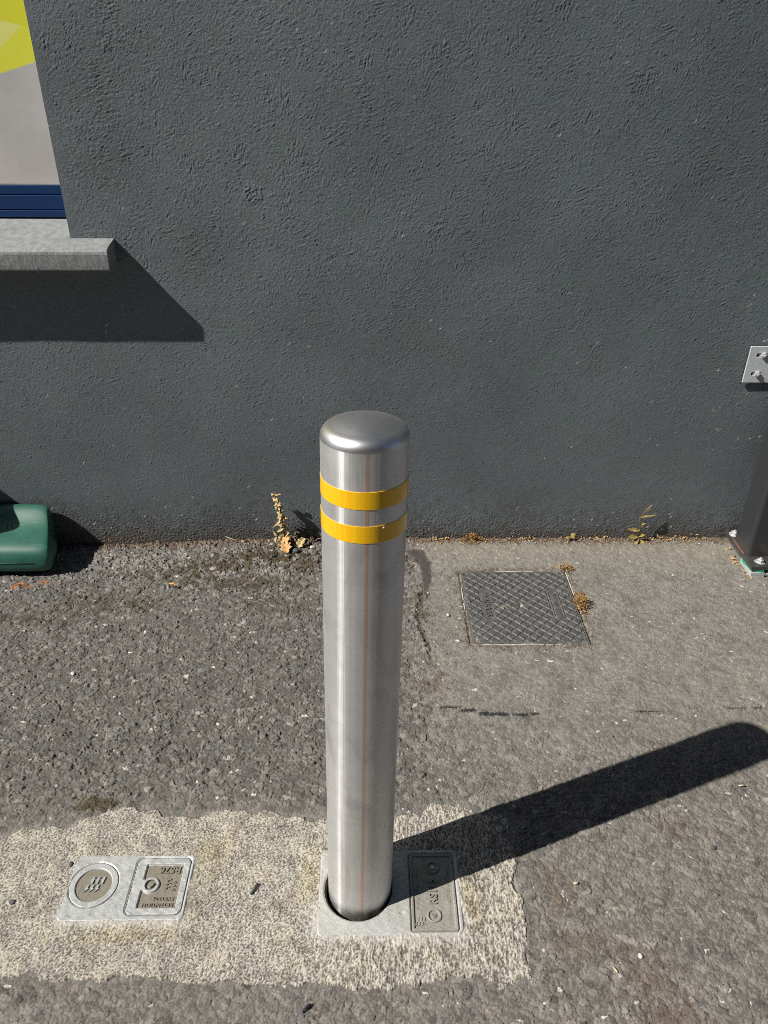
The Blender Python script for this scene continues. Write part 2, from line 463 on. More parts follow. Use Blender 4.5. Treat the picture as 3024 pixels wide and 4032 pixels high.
def vinyl_mat():
    m, nt, b = new_mat('printed_perforated_vinyl')
    tc = N(nt, 'ShaderNodeTexCoord'); sp = N(nt, 'ShaderNodeSeparateXYZ'); nt.links.new(tc.outputs['Object'], sp.inputs[0])
    def lin(ax, az, c):
        a = N(nt, 'ShaderNodeMath', operation='MULTIPLY'); a.inputs[1].default_value = ax; nt.links.new(sp.outputs['X'], a.inputs[0])
        d = N(nt, 'ShaderNodeMath', operation='MULTIPLY_ADD'); d.inputs[1].default_value = az; d.inputs[2].default_value = c
        nt.links.new(sp.outputs['Z'], d.inputs[0])
        s = N(nt, 'ShaderNodeMath', operation='ADD'); nt.links.new(a.outputs[0], s.inputs[0]); nt.links.new(d.outputs[0], s.inputs[1])
        return s.outputs[0]
    def gt(v, w=0.002):
        r = N(nt, 'ShaderNodeMapRange'); r.inputs['From Min'].default_value = -w; r.inputs['From Max'].default_value = w
        nt.links.new(v, r.inputs[0]); return r.outputs[0]
    f = noise(nt, 5, 4, 0.6); g = noise(nt, 14, 5, 0.6)
    grey = ramp(nt, f, [(0.3, (0.48, 0.48, 0.465)), (0.7, (0.68, 0.66, 0.64))])
    mr = N(nt, 'ShaderNodeMapRange'); mr.inputs['From Min'].default_value = 1.10; mr.inputs['From Max'].default_value = 1.0
    nt.links.new(sp.outputs['Z'], mr.inputs[0])
    mm = N(nt, 'ShaderNodeMath', operation='MULTIPLY'); nt.links.new(mr.outputs[0], mm.inputs[0]); nt.links.new(g, mm.inputs[1])
    grey = mixc(nt, mm.outputs[0], grey, (0.60, 0.52, 0.50))
    lime = mixc(nt, gt(lin(-0.75, 1.0, -1.915), 0.004), (0.86, 0.86, 0.07), (0.88, 0.88, 0.26))
    lime = mixc(nt, gt(lin(0.2, 1.0, -1.163), 0.003), lime, (0.82, 0.82, 0.04))
    c = mixc(nt, gt(lin(-0.272, 1.0, -1.4614)), grey, lime)
    # perforation: fine dark dots
    v = N(nt, 'ShaderNodeTexVoronoi'); v.inputs['Scale'].default_value = 360; v.inputs['Randomness'].default_value = 0.0
    nt.links.new(tc.outputs['Object'], v.inputs['Vector'])
    c = mixc(nt, ramp(nt, v.outputs['Distance'], [(0.22, (0.5, 0.5, 0.5)), (0.32, (0, 0, 0))]), c, (0.10, 0.10, 0.10))
    nt.links.new(c, b.inputs['Base Color']); b.inputs['Roughness'].default_value = 0.5
    return m
MAT['vinyl'] = vinyl_mat()

# ------------------------------------------------------------------ outlines used by several things (metres, world x y)
PLATE_R = (-0.098, 0.156, -1.227, -1.063, 0.012)
PLATE_L = (-0.546, -0.327, -1.197, -1.070, 0.010)
COVER = (0.2495, 0.5495, -0.484, -0.177)
HOLE = (-0.027, -1.140, 0.0605)
CONCRETE = [(-3.5, -1.03), (-1.2, -1.03), (-0.712, -1.02), (-0.652, -1.015), (-0.577, -1.001), (-0.49, -0.961), (-0.42, -0.966), (-0.395, -0.985), (-0.26, -0.977),
            (-0.188, -0.975), (-0.16, -0.99), (-0.096, -0.984), (0.049, -0.983), (0.12, -0.968), (0.177, -0.974), (0.2, -0.985), (0.265, -0.998),
            (0.255, -1.03), (0.262, -1.078), (0.255, -1.11), (0.258, -1.151), (0.264, -1.206), (0.256, -1.257), (0.252, -1.293), (0.207, -1.308),
            (0.19, -1.296), (-0.005, -1.302), (-0.229, -1.296), (-0.378, -1.293), (-0.512, -1.29), (-0.602, -1.286), (-1.2, -1.28), (-3.5, -1.28)]

# ------------------------------------------------------------------ ground: asphalt sheet
def axis(lo, hi, d, far_lo, far_hi, steps=26):
    core = np.arange(lo, hi + d * 0.5, d)
    g = (np.geomspace(d, 1, steps)[:, None])
    a = lo - (np.geomspace(d * 2, lo - far_lo, steps))[::-1]
    b = hi + np.geomspace(d * 2, far_hi - hi, steps)
    return np.concatenate([a, core, b]), steps, len(core)

def build_ground():
    d = 0.0016
    xs, px, ncx = axis(-1.30, 1.34, d, -40.0, 40.0)
    core = np.arange(-1.56, 0.03 + d * 0.5, d)
    ys = np.concatenate([-1.56 - np.geomspace(d * 2, 38, 26)[::-1], core, [0.06, 0.12, 0.25]])
    py, ncy = 26, len(core)
    X, Y = np.meshgrid(xs, ys)
    X = X.astype(np.float32); Y = Y.astype(np.float32)
    ny, nx = X.shape
    def full(a):                                   # core-sized noise padded to the whole grid
        out = np.zeros((ny, nx), np.float32); out[py:py + ncy, px:px + ncx] = a; return out
    fn = lambda lo, hi, seed, **k: full(fft_noise(ncy, ncx, d, lo, hi, seed, **k))
    big = fn(0.10, 0.6, 11); mid = fn(0.03, 0.12, 12); fine = fn(0.004, 0.012, 13); grain = fn(0.0016, 0.004, 14)
    # zones
    wB = sstep(-0.02, 0.02, X - 0.135 + mid * 0.012) * sstep(-0.03, 0.03, Y + 0.72 + mid * 0.012)
    wB = np.maximum(wB, 0.55 * sstep(-0.10, 0.10, X - 0.16 + mid * 0.03) * sstep(-0.10, 0.10, Y + 0.86 + mid * 0.03))
    wA = sstep(0.10, -0.08, X - 0.10 + mid * 0.03) * sstep(-1.05, -0.85, Y)     # coarse open asphalt
    loose = sstep(-0.30, -0.12, Y + mid * 0.04) * sstep(0.17, 0.08, X + mid * 0.02) * sstep(-1.15, -0.9, X)
    wx = X + 0.0007 * fine + 0.003 * mid; wy = Y + 0.0007 * fn(0.004, 0.012, 15) + 0.002 * big
    F1, F2, rA, ox, oy = worley(wx, wy * 1.12, 0.0112, 21)
    e = F2 - F1
    st = sstep(0.02, 0.15, e)
    tilt = (rA[..., 1] - 0.5) * ox + (rA[..., 2] - 0.5) * oy
    hs = st * (0.35 + 0.65 * rA[..., 0] + 1.3 * tilt)
    G1, G2, rB, bx, by = worley(wx + 3.3, wy * 1.15 + 1.7, 0.0195, 31)
    bigstone = (rB[..., 0] > 0.64) * sstep(0.06, 0.13, (G2 - G1) + 0.03 * fine) * sstep(0.52, 0.46, G1 + 0.03 * fine)
    hb = bigstone * (0.7 + 0.5 * ((rB[..., 1] - 0.5) * bx + (rB[..., 2] - 0.5) * by))
    H1, H2, rC, cx_, cy_ = worley(wx * 1.0 + 7.1, wy + 5.2, 0.0048, 41)
    hc = sstep(0.03, 0.3, H2 - H1) * (0.4 + 0.6 * rC[..., 0] + 0.7 * ((rC[..., 1] - 0.5) * cx_ + (rC[..., 2] - 0.5) * cy_))
    # relief
    fillA = 0.0; fillB = 0.44
    amp = 0.0044 * wA + 0.0027 * (1 - wA) * (1 - wB) + 0.0022 * wB + 0.0030 * loose
    body = np.where(wB > 0.5, np.maximum(hs, fillB + 0.1 * mid), np.maximum(hs, 0.22 - 0.10 * (1 - wA) + 0.05 * mid * (1 - wA)))
    z = amp * (body - 0.55) + hb * (0.0015 + 0.0019 * wA) * (1 - 0.7 * wB) + 0.0015 * (hc - 0.5) * (0.7 + 0.5 * wA) + 0.00022 * grain + 0.0007 * big + 0.0002 * mid
    z += -0.020 * sstep(-0.25, -0.85, X) * sstep(-0.45, -0.1, Y) * (Y < 0.1)
    # worn pits and joints of the tarmac
    crack = poly_sd(X, Y, [(0.128, -0.06), (0.15, -0.068), (0.168, -0.13), (0.165, -0.20), (0.152, -0.262), (0.140, -0.262), (0.138, -0.18), (0.130, -0.12), (0.10, -0.085), (0.095, -0.07)]) + 0.003 * fine
    tar = sstep(0.002, -0.003, crack)
    z = z * (1 - tar) + tar * (0.002 + 0.0006 * mid)
    joint = np.abs(X - 0.132 - 0.012 * np.sin(Y * 21) - 0.004 * mid) - 0.005 - 0.002 * fine
    jt = sstep(0.006, -0.004, joint) * sstep(-0.60, -0.5, Y) * sstep(-0.22, -0.28, Y)
    z -= 0.005 * jt
    tl = np.zeros_like(X)
    for (x0, x1, yc, w) in ((0.155, 0.20, -0.700, 0.006), (0.198, 0.236, -0.712, 0.009), (0.240, 0.262, -0.7205, 0.010), (0.262, 0.300, -0.7225, 0.011), (0.318, 0.352, -0.7225, 0.008), (0.355, 0.378, -0.7205, 0.006),
                            (0.600, 0.622, -0.716, 0.006), (0.622, 0.648, -0.717, 0.005), (0.81, 0.85, -0.709, 0.003), (0.868, 0.89, -0.7085, 0.003)):
        dd = rrect(X + 0.002 * mid, Y - 0.1 * 0, x0, x1, yc - w / 2, yc + w / 2, 0.002) + 0.0018 * fine + 0.001 * mid
        tl = np.maximum(tl, sstep(0.0015, -0.0015, dd))
    z -= 0.0015 * tl
    # room for the concrete bed, the cover and the sockets
    sd = poly_sd(X, Y, CONCRETE)
    z = z * (0.35 + 0.65 * sstep(-0.004, 0.020, sd)) - 0.0012 * sstep(0.022, 0.0, sd)
    z = np.where(sd < -0.018, z - 0.012 * sstep(-0.018, -0.030, sd), z)
    edge_r = sstep(0.012, 0.0, sd) * (sd > 0) * sstep(0.20, 0.25, X)
    z += 0.002 * edge_r
    z = np.where(rrect(X, Y, COVER[0] + .004, COVER[1] - .004, COVER[2] + .004, COVER[3] - .004, 0.002) < 0, -0.03, z)
    rim = rrect(X, Y, *COVER, 0.003)
    z = np.where((rim > 0) & (rim < 0.009), z - 0.0035 * sstep(0.009, 0.003, rim), z)
    for P in (PLATE_R, PLATE_L):
        z = np.where(rrect(X, Y, P[0] + .006, P[1] - .006, P[2] + .006, P[3] - .006, 0.006) < 0, -0.16, z)
    # own colours (albedo) of stones, fines, dust, moss
    def c3(r, g, b): return np.array([r, g, b], np.float32)
    tone = ((0.70 + 0.60 * rA[..., 0] ** 1.4) * (1 + 0.08 * mid + 0.07 * big))[..., None]
    hue = rA[..., 3][..., None]
    stone = tone * (c3(.160, .151, .135) * (1 - hue) + c3(.150, .146, .140) * hue)
    pink = ((rA[..., 3] > 0.86) & (rA[..., 1] > 0.4))[..., None]
    stone = np.where(pink, stone * c3(1.08, 0.97, 0.94), stone)
    fines = c3(.108, .095, .076) * (1 + 0.25 * fine[..., None])
    cA = fines * (1 - sstep(0.03, 0.2, e)[..., None]) + stone * sstep(0.03, 0.2, e)[..., None]
    dustB = c3(.205, .193, .168) * (1 + 0.05 * mid[..., None] + 0.05 * big[..., None] + 0.08 * fine[..., None] + 0.10 * grain[..., None]) * (0.76 + 0.48 * rC[..., 0])[..., None]
    cB = np.where((hs > fillB + 0.05)[..., None], stone * 0.5 + dustB * 0.55, dustB)
    cC = stone * (0.74 + 0.42 * (rA[..., 1] - 0.5))[..., None] + c3(.165, .153, .137) * 0.34 * (1 + 0.2 * fine[..., None])
    gap = (sstep(0.10, 0.02, e) * (0.35 + 0.35 * sstep(-0.5, 1.0, mid)))[..., None]
    cC = cC * (1 - gap) + c3(.215, .190, .155) * gap
    cC = np.where((bigstone > 0.5)[..., None], cC * (0.62 + 0.75 * rB[..., 3])[..., None], cC)
    pf = fn(.0016, .03, 17, beta=0.6)
    lch = (sstep(0.15, 1.0, 0.8 * pf + 0.35 * mid) * (1 - 0.65 * (bigstone > 0.5)) * sstep(1.0, 0.35, hs))[..., None]
    cC = cC * (1 - 0.75 * lch) + c3(.270, .238, .192) * (0.70 + 0.6 * rC[..., 0])[..., None] * 0.75 * lch
    dk = (sstep(0.8, 1.6, -pf) * 0.45)[..., None]
    cC = cC * (1 - dk) + c3(.075, .070, .066) * dk
    wAe = wA[..., None]; wBe = wB[..., None]; lo = loose[..., None]
    c = cC * (1 - wAe) + cA * wAe
    c = c * (1 - wBe) + cB * wBe
    c = c * (1 - lo) + (stone * 1.22 * st[..., None] + fines * (1 - st[..., None])) * lo
    # beige dust above the cover and by the wall
    bz = (sstep(-0.22, -0.06, Y + 0.02 * mid) * wB)[..., None]
    c = c * (1 - 0.45 * bz) + c3(.27, .245, .19) * 0.45 * bz
    # brown earth along the foot of the wall and round the cover
    earth = np.maximum(sstep(-0.040, -0.012, Y + 0.008 * fine + 0.010 * mid), 0.75 * sstep(0.022, 0.004, rim + 0.008 * fine + 0.006 * mid) * (rim > 0))[..., None]
    etone = (0.45 + 1.1 * rC[..., 0] ** 2)[..., None]
    c = c * (1 - earth) + c3(.165, .120, .085) * etone * earth
    z += earth[..., 0] * 0.0035 * (hc - 0.3) * 0.8
    # moss and damp stains that have shapes of their own
    def blob(x0, y0, rx, ry, seed=0):
        q = np.sqrt(((X - x0) / rx) ** 2 + ((Y - y0) / ry) ** 2) + 0.35 * mid + 0.28 * fine
        return sstep(1.0, 0.55, q)[..., None]
    for (x0, y0, rx, ry, k) in ((-0.45, -0.13, .12, .04, .85), (-0.30, -0.085, .12, .055, .9), (-0.36, -0.22, .15, .04, .7), (-0.62, -0.16, .10, .03, .5), (-0.75, -0.30, .12, .05, .45), (-0.25, -0.33, .12, .04, .4), (-0.53, -0.20, .10, .03, .45), (-0.20, -0.14, .08, .05, .7),
                                (-0.555, -0.955, .06, .018, .9), (-0.90, -0.38, .07, .03, .5), (-0.62, -0.32, .09, .03, .35), (-0.10, -0.10, .06, .04, .5), (0.10, -0.13, .03, .05, .6), (0.13, -0.33, .02, .08, .6)):
        m = blob(x0, y0, rx, ry) * k
        c = c * (1 - m) + c3(.060, .045, .020) * (0.6 + 0.8 * rC[..., 0][..., None]) * m
        z += m[..., 0] * 0.0012
    for (x0, y0, rx, ry, k) in ((0.44, -1.30, .05, .05, .5), (0.35, -1.24, .04, .03, .4), (0.33, -1.14, .03, .05, .45), (0.47, -1.36, .07, .02, .5), (0.9, -1.12, .05, .05, .35), (0.15, -0.62, .03, .05, .4), (0.58, -1.02, .05, .03, .3)):
        m = blob(x0, y0, rx, ry) * k
        c = c * (1 - m) + c3(.13, .088, .062) * (0.7 + 0.6 * rC[..., 0][..., None]) * m
    for (x0, y0) in ((-0.93, -0.19), (-0.915, -0.205), (-0.99, -0.21), (-1.0, -0.225), (-0.96, -0.215)):
        m = blob(x0, y0, .012, .008) * 0.9
        c = c * (1 - m) + c3(.38, .14, .035) * m
    te = tar[..., None]; c = c * (1 - te) + c3(.070, .063, .060) * te
    c = c * (1 - jt[..., None] * 0.6) + c3(.06, .05, .035) * jt[..., None] * 0.6
    te = tl[..., None]; c = c * (1 - te) + c3(.028, .028, .030) * te
    # pale flecks (quartz, chewing-gum crumbs)
    fl = (rC[..., 3] > 0.9945)[..., None] & (hc > 0.35)[..., None]
    c = np.where(fl, c3(.62, .60, .54), c)
    c = np.where(((rA[..., 2] > 0.985) & (e > 0.12))[..., None] & (wA > 0.5)[..., None], c * 1.9, c)
    c = np.clip(c * (1 + 0.07 * grain[..., None]), 0.01, 0.8)
    # outside the dense part: plain asphalt
    out = (X < -1.295) | (X > 1.335) | (Y < -1.555) | (Y > 0.035)
    c[out] = (.15, .143, .135)
    c[Y < -2.1] = (.055, .054, .053)  # unseen road behind the camera, darkened to cut bounce light on the wall
    z = np.where(out, np.minimum(z * 0, z), z)
    me = grid_mesh('asphalt_pavement', xs, ys, np.stack([X, Y, z], -1), None, c)
    o = link_mesh('asphalt_pavement', me, MAT['asphalt'])
    tag(o, 'worn grey asphalt pavement in front of the dark rendered wall', 'pavement', kind='structure')

build_ground()

def build_concrete():
    d = 0.0016
    xs = np.arange(-1.0, 0.30, d); ys = np.arange(-1.345, -0.935, d)
    xs = np.concatenate([-1.0 - np.geomspace(0.003, 2.4, 24)[::-1], xs])
    X, Y = np.meshgrid(xs, ys); X = X.astype(np.float32); Y = Y.astype(np.float32)
    ny, nx = X.shape
    fn = lambda lo, hi, s, **k: fft_noise(ny, nx, d, lo, hi, s, **k)
    big = fn(.05, .25, 51); mid = fn(.012, .05, 52); fine = fn(.0011, .010, 53, beta=0.5); fine2 = fn(.0014, .008, 54, beta=0.3)
    streak = fn(.0014, .014, 55, theta=math.pi / 2, aniso=4.5, beta=0.5)
    wob = fn(.03, .25, 56, beta=1.2)
    sd = poly_sd(X, Y, CONCRETE) + 0.0055 * wob + 0.0010 * mid + 0.0006 * fine2
    kr = sstep(-0.15, 0.0, X)
    n = (fine * 0.75 + fine2 * 0.5) * (1 - 0.6 * kr) + streak * (0.35 + 0.65 * kr)
    z = 0.0020 + 0.00058 * n + 0.0002 * mid + 0.0006 * big
    z -= 0.018 * sstep(-0.003, 0.006, sd)
    crust = sstep(-0.95, 0.55, n + 0.20 * mid + 0.18 * big - 0.12)[..., None]
    c3 = lambda r, g, b: np.array([r, g, b], np.float32)
    yel = sstep(-0.6, 1.2, big + 0.5 * mid)[..., None]
    light = c3(.51, .49, .43) * (1 - yel) + c3(.53, .495, .41) * yel
    dark = c3(.172, .150, .125) * (1 + 0.25 * fine[..., None])
    c = dark * (1 - crust) + light * crust
    # greyer worn band to the left, green-yellow lichen by the socket
    w = sstep(0.3, 1.3, fn(.04, .2, 57) + 0.3 * mid)[..., None] * 0.55
    c = c * (1 - w) + c * c3(.66, .62, .60) * w
    for (x0, y0, rx, ry) in ((-0.115, -1.11, .02, .06), (0.175, -1.17, .02, .05), (-0.42, -1.22, .10, .02), (-0.30, -1.07, .04, .05)):
        m = sstep(1.1, 0.4, np.sqrt(((X - x0) / rx) ** 2 + ((Y - y0) / ry) ** 2) + 0.3 * mid)[..., None] * 0.5
        c = c * (1 - m) + c * c3(.98, .90, .62) * m
    # pale lime bloom round the two cast plates
    for P in (PLATE_R, PLATE_L):
        r = rrect(X, Y, *P)
        m = (sstep(0.016, 0.0, r + 0.005 * mid) * 0.5 * sstep(-1.15, -1.2, Y))[..., None]
        c = c * (1 - m) + c3(.60, .585, .54) * m
        z = np.where(r < -0.004, -0.14, z)
    dark2 = (sstep(0.014, 0.0, rrect(X, Y, *PLATE_L) + 0.004 * mid) * (X > -0.335) * 0.6)[..., None]
    c = c * (1 - dark2) + c3(.22, .195, .155) * dark2
    keep = (sd[:-1, :-1] < 0.012)
    me = grid_mesh('concrete_footing', xs, ys, np.stack([X, Y, z], -1), keep, np.clip(c, .02, .8))
    o = link_mesh('concrete_footing', me, MAT['concrete'])
    tag(o, 'rough pale lichened concrete strip set into the asphalt round both cast plates', 'concrete strip', kind='structure')
build_concrete()

# ------------------------------------------------------------------ wall with window
WX0, WZ0, WZ1 = -2.3, 0.862, 2.15        # opening: x from WX0 to WX1
WX1 = -0.737

def build_wall():
    root = empty('rendered_wall', (0, 0, 0))
    tag(root, 'dark grey painted rough rendered wall with a window at its left', 'wall')
    d = 0.0018
    i0 = int(round((-1.25 - WX1) / d)); i1 = int(round((1.32 - WX1) / d))
    cx = WX1 + d * np.arange(i0, i1 + 1)
    j1 = int(round((1.62 - WZ0) / d)); j0 = int(round((-0.075 - WZ0) / d))
    cz = WZ0 + d * np.arange(j0, j1 + 1)
    far = np.geomspace(0.004, 8, 22)
    xs = np.concatenate([cx[0] - far[::-1], cx, cx[-1] + far])
    xs[np.argmin(abs(xs - WX0))] = WX0
    zs = np.concatenate([[-0.3, -0.16], cz, cz[-1] + np.geomspace(0.004, 1.6, 16)])
    zs[np.argmin(abs(zs - WZ1))] = WZ1
    px, pz = 22, 2
    X, Z = np.meshgrid(xs, zs); X = X.astype(np.float32); Z = Z.astype(np.float32)
    nz, nx = X.shape; cny, cnx = len(cz), len(cx)
    def full(a):
        o = np.zeros((nz, nx), np.float32); o[pz:pz + cny, px:px + cnx] = a; return o
    fn = lambda lo, hi, s, **k: full(fft_noise(cny, cnx, d, lo, hi, s, **k))
    big = fn(.20, .8, 71, beta=1.5); mid = fn(.03, .12, 72); soft = fn(.008, .02, 73); fine = fn(.0016, .014, 74, beta=0.5)
    # trowel strokes: three directions blended by broad masks
    s1 = fn(.0019, .0055, 75, theta=R(22), aniso=9); s2 = fn(.0019, .0055, 76, theta=R(82), aniso=8); s3 = fn(.0019, .0055, 77, theta=R(-35), aniso=6); s4 = fn(.0019, .0055, 78, theta=R(48), aniso=8)
    m1 = fn(.10, .5, 81); m2 = fn(.10, .5, 82); m3 = fn(.10, .5, 83); m4 = fn(.10, .5, 84)
    M = np.stack([m1, m2 * 0.9, m3 * 0.8, m4 * 0.9]); E = np.exp(2.2 * M); E /= E.sum(0)
    long1 = fn(.0019, .006, 79, theta=R(20), aniso=26) * sstep(0.2, 1.4, m3 + 0.5 * m1) + fn(.0019, .006, 80, theta=R(80), aniso=22) * sstep(0.4, 1.5, m2)
    stroke = np.sign(long1) * np.maximum(np.abs(long1) - 0.5, 0) * 1.25 + s1 * E[0] + s2 * E[1] + s3 * E[2] + s4 * E[3]
    up = sstep(0.15, 0.95, Z)                           # the plaster is coarser higher up
    rough = 0.55 + 0.55 * sstep(-0.8, 1.2, fn(.06, .3, 85))
    # sand-grain nodules
    F1, F2, rr, ox, oz = worley(X + 0.002 * soft, Z + 0.002 * soft, 0.0085, 91)
    rad = 0.13 + 0.17 * rr[..., 1]
    dens = 0.16 + 0.34 * sstep(0.0, 1.5, mid * 0.6 + big * 0.7) + 0.05 * up
    nod = (rr[..., 0] < dens) * np.clip(1 - (F1 / rad) ** 2, 0, 1)
    h = 0.00022 * stroke * (0.35 + 0.65 * up) + 0.00015 * fine * rough + 0.00003 * soft * rough + 0.00075 * nod * (0.3 + rr[..., 2]) \
        + 0.00003 * mid + 0.0006 * big
    # deep gouges and lumps low down, a round scar higher up
    scar = np.sqrt((X + 0.283) ** 2 + ((Z - 0.985) * 1.0) ** 2)
    h += sstep(0.028, 0.018, scar) * (0.0004 * soft + 0.0006) * (X < 0)
    low = sstep(0.16, 0.0, Z)
    h += low * 0.0004 * soft
    inside = (X > -1.25) & (X < 1.32) & (Z < 1.62) & (Z > -0.08)
    h = np.where(inside, h, 0)
    # near the window arris the render stays flat so that the edge is crisp
    ar = sstep(0.0, 0.03, np.maximum(np.abs(X - (WX0 + WX1) / 2) - (WX1 - WX0) / 2, np.maximum(Z - WZ1, WZ0 - Z)))
    h = h * (0.25 + 0.75 * ar)
    c3 = lambda r, g, b: np.array([r, g, b], np.float32)
    base = c3(.112, .135, .148)
    c = np.ones(X.shape + (3,), np.float32) * base * (1 + 0.06 * big + 0.03 * mid)[..., None]
    # earth splash and grime along the foot of the wall
    g = (sstep(0.13, 0.01, Z + 0.03 * mid + 0.02 * big) * 0.55)[..., None]
    c = c * (1 - g) + c3(.072, .068, .064) * g
    g = (sstep(0.045, 0.0, Z + 0.012 * mid + 0.006 * soft) * 0.7)[..., None]
    c = c * (1 - g) + c3(.075, .060, .048) * (1 + 0.3 * fine[..., None]) * g
    # greenish weathering to the right, faint
    g = (sstep(0.3, 1.4, fn(.15, .6, 86)) * 0.35)[..., None]
    c = c * (1 - g) + c * c3(.90, 1.03, .93) * g
    g = (sstep(0.2, 1.3, fn(.12, .5, 87)) * 0.4)[..., None]
    c = c * (1 - g) + c * c3(1.06, .97, 1.02) * g
    # flecks of chipped paint
    fl = (rr[..., 3] > 0.9972) & (F1 < 0.22)
    fl |= (rr[..., 3] > 0.985) & (F1 < 0.25) & (Z < 0.12)
    fl |= (rr[..., 3] > 0.975) & (F1 < 0.28) & (X > 0.93) & (Z < 0.75) & (Z > 0.3)
    c[fl] = (.55, .54, .52)
    c = np.clip(c, .01, .8)
    Xc = (X[:-1, :-1] + X[1:, 1:]) / 2; Zc = (Z[:-1, :-1] + Z[1:, 1:]) / 2
    keep = ~((Xc > WX0) & (Xc < WX1) & (Zc > WZ0) & (Zc < WZ1))
    me = grid_mesh('render_face', xs, zs, np.stack([X, -h, Z], -1), keep, c)
    # reveals, top, back and ends of the wall as plain faces in the same mesh
    o = link_mesh('render_face', me, MAT['render'], root)
    mb = MB()
    x0, x1, zt = float(xs[0]), float(xs[-1]), float(zs[-1])
    T = 0.30
    mb.add([(WX1, 0.0006, WZ0), (WX1, T, WZ0), (WX1, T, WZ1), (WX1, 0.0006, WZ1)], [(0, 1, 2, 3)])
    mb.add([(WX0, 0.0006, WZ0), (WX0, T, WZ0), (WX0, T, WZ1), (WX0, 0.0006, WZ1)], [(3, 2, 1, 0)])
    mb.add([(WX0, 0.0006, WZ1), (WX1, 0.0006, WZ1), (WX1, T, WZ1), (WX0, T, WZ1)], [(0, 1, 2, 3)])
    mb.add([(WX0, 0.0006, WZ0), (WX1, 0.0006, WZ0), (WX1, T, WZ0), (WX0, T, WZ0)], [(3, 2, 1, 0)])
    mb.add([(x0, 0, zt), (x1, 0, zt), (x1, T, zt), (x0, T, zt)], [(0, 1, 2, 3)])
    mb.add([(x0, T, -.3), (x1, T, -.3), (x1, T, zt), (x0, T, zt), (WX0, T, WZ0), (WX1, T, WZ0), (WX1, T, WZ1), (WX0, T, WZ1)],
           [(0, 4, 5, 1), (1, 5, 6, 2), (2, 6, 7, 3), (3, 7, 4, 0)])
    mb.add([(x0, 0, -.3), (x0, T, -.3), (x0, T, zt), (x0, 0, zt)], [(0, 1, 2, 3)])
    mb.add([(x1, 0, -.3), (x1, T, -.3), (x1, T, zt), (x1, 0, zt)], [(3, 2, 1, 0)])
    mb.build('reveal', simple_mat('plain_painted_render', (.105, .115, .121), .5, 0, .12, 60, .5, .0008, 300), root)
    # ---- window: frame rails, glazing bead, printed vinyl pane
    win = mb2 = None
    fr = MB()
    yb = 0.10
    fr.box(WX0 + .002, WX1 - .002, yb - 0.004, yb + .06, 0.965, 0.986)
    fr.box(WX0 + .002, WX1 - .002, yb - 0.010, yb + .06, 0.9305, 0.9635)
    fr.box(WX0 + .002, WX1 - .002, yb - 0.013, yb + .06, 0.9125, 0.9290)
    fr.box(WX0 + .003, WX1 - .003, yb + 0.002, yb + .055, 0.9130, 0.9860)
    win = fr.build('window', MAT['blue'], root, bevel=0.0012)
    bd = MB(); bd.box(WX0 + .004, WX1 - .0025, yb - .002, yb + .03, 0.9865, 0.9915)
    bd.build('glazing_bead', MAT['bead'], win, bevel=0.001)
    for xx in (WX0 + .002, ):
        MB().box(xx, xx + .05, yb - .004, yb + .06, 0.9875, WZ1 - .05).build('jamb_frame', MAT['blue'], win)
    MB().box(WX0 + .002, WX1 - .002, yb - .004, yb + .06, WZ1 - .048, WZ1 - .002).build('head_frame', MAT['blue'], win)
    pn = MB(); pn.box(WX0 + .054, WX1 - .003, yb + .001, yb + .007, 0.992, WZ1 - .05)
    p = pn.build('pane', MAT['vinyl'], win)
    p['label'] = 'pane covered by perforated vinyl printed lime yellow above pale grey'
    # ---- sill: sloped, weathered, projecting 68 mm and running past the opening
    sec = [(-0.001, 0.8805), (-0.020, 0.8765), (-0.045, 0.870), (-0.0625, 0.8655), (-0.0675, 0.8625), (-0.0690, 0.857), (-0.0690, 0.845), (-0.0685, 0.83), (-0.0680, 0.8215),
           (-0.0655, 0.8175), (-0.055, 0.8172), (-0.03, 0.8176), (-0.001, 0.818)]
    NX = 340
    xs2 = np.linspace(-2.45, -0.633, NX)
    g = np.random.default_rng(5)
    nz_ = fft_noise(len(sec) * 4, NX, .005, .005, .04, 6)
    V = []; F = []
    for i, x in enumerate(xs2):
        for j, (y, z) in enumerate(sec):
            a = 0.00025 * nz_[j * 3 % len(nz_), i] if 2 < j < 11 else 0
            chip = 0.0022 * max(0, nz_[j, i] - 1.7) if j in (4, 5, 9) else 0
            V.append((x + (0.0012 * nz_[j, 5] if i == NX - 1 else 0), y + a * 0.6 + chip, z - a * 0.6 + (chip if j == 9 else -chip)))
    n = len(sec)
    for i in range(NX - 1):
        for j in range(n - 1):
            F.append((i * n + j, i * n + j + 1, (i + 1) * n + j + 1, (i + 1) * n + j))
    F.append(tuple((NX - 1) * n + j for j in range(n))); F.append(tuple(range(n - 1, -1, -1)))
    m2 = MB(); m2.add(V, F)
    # the inner part of the sill that runs back under the frame
    m2.add([(WX0 + .001, -0.0015, 0.8803), (WX1 - .001, -0.0015, 0.8803), (WX1 - .001, 0.088, 0.9085), (WX0 + .001, 0.088, 0.9085), (WX1 - .001, 0.155, 0.912), (WX0 + .001, 0.155, 0.912)],
           [(0, 1, 2, 3), (3, 2, 4, 5)])
    s = m2.build('window_sill', MAT['sill'], root, smooth=False)
build_wall()

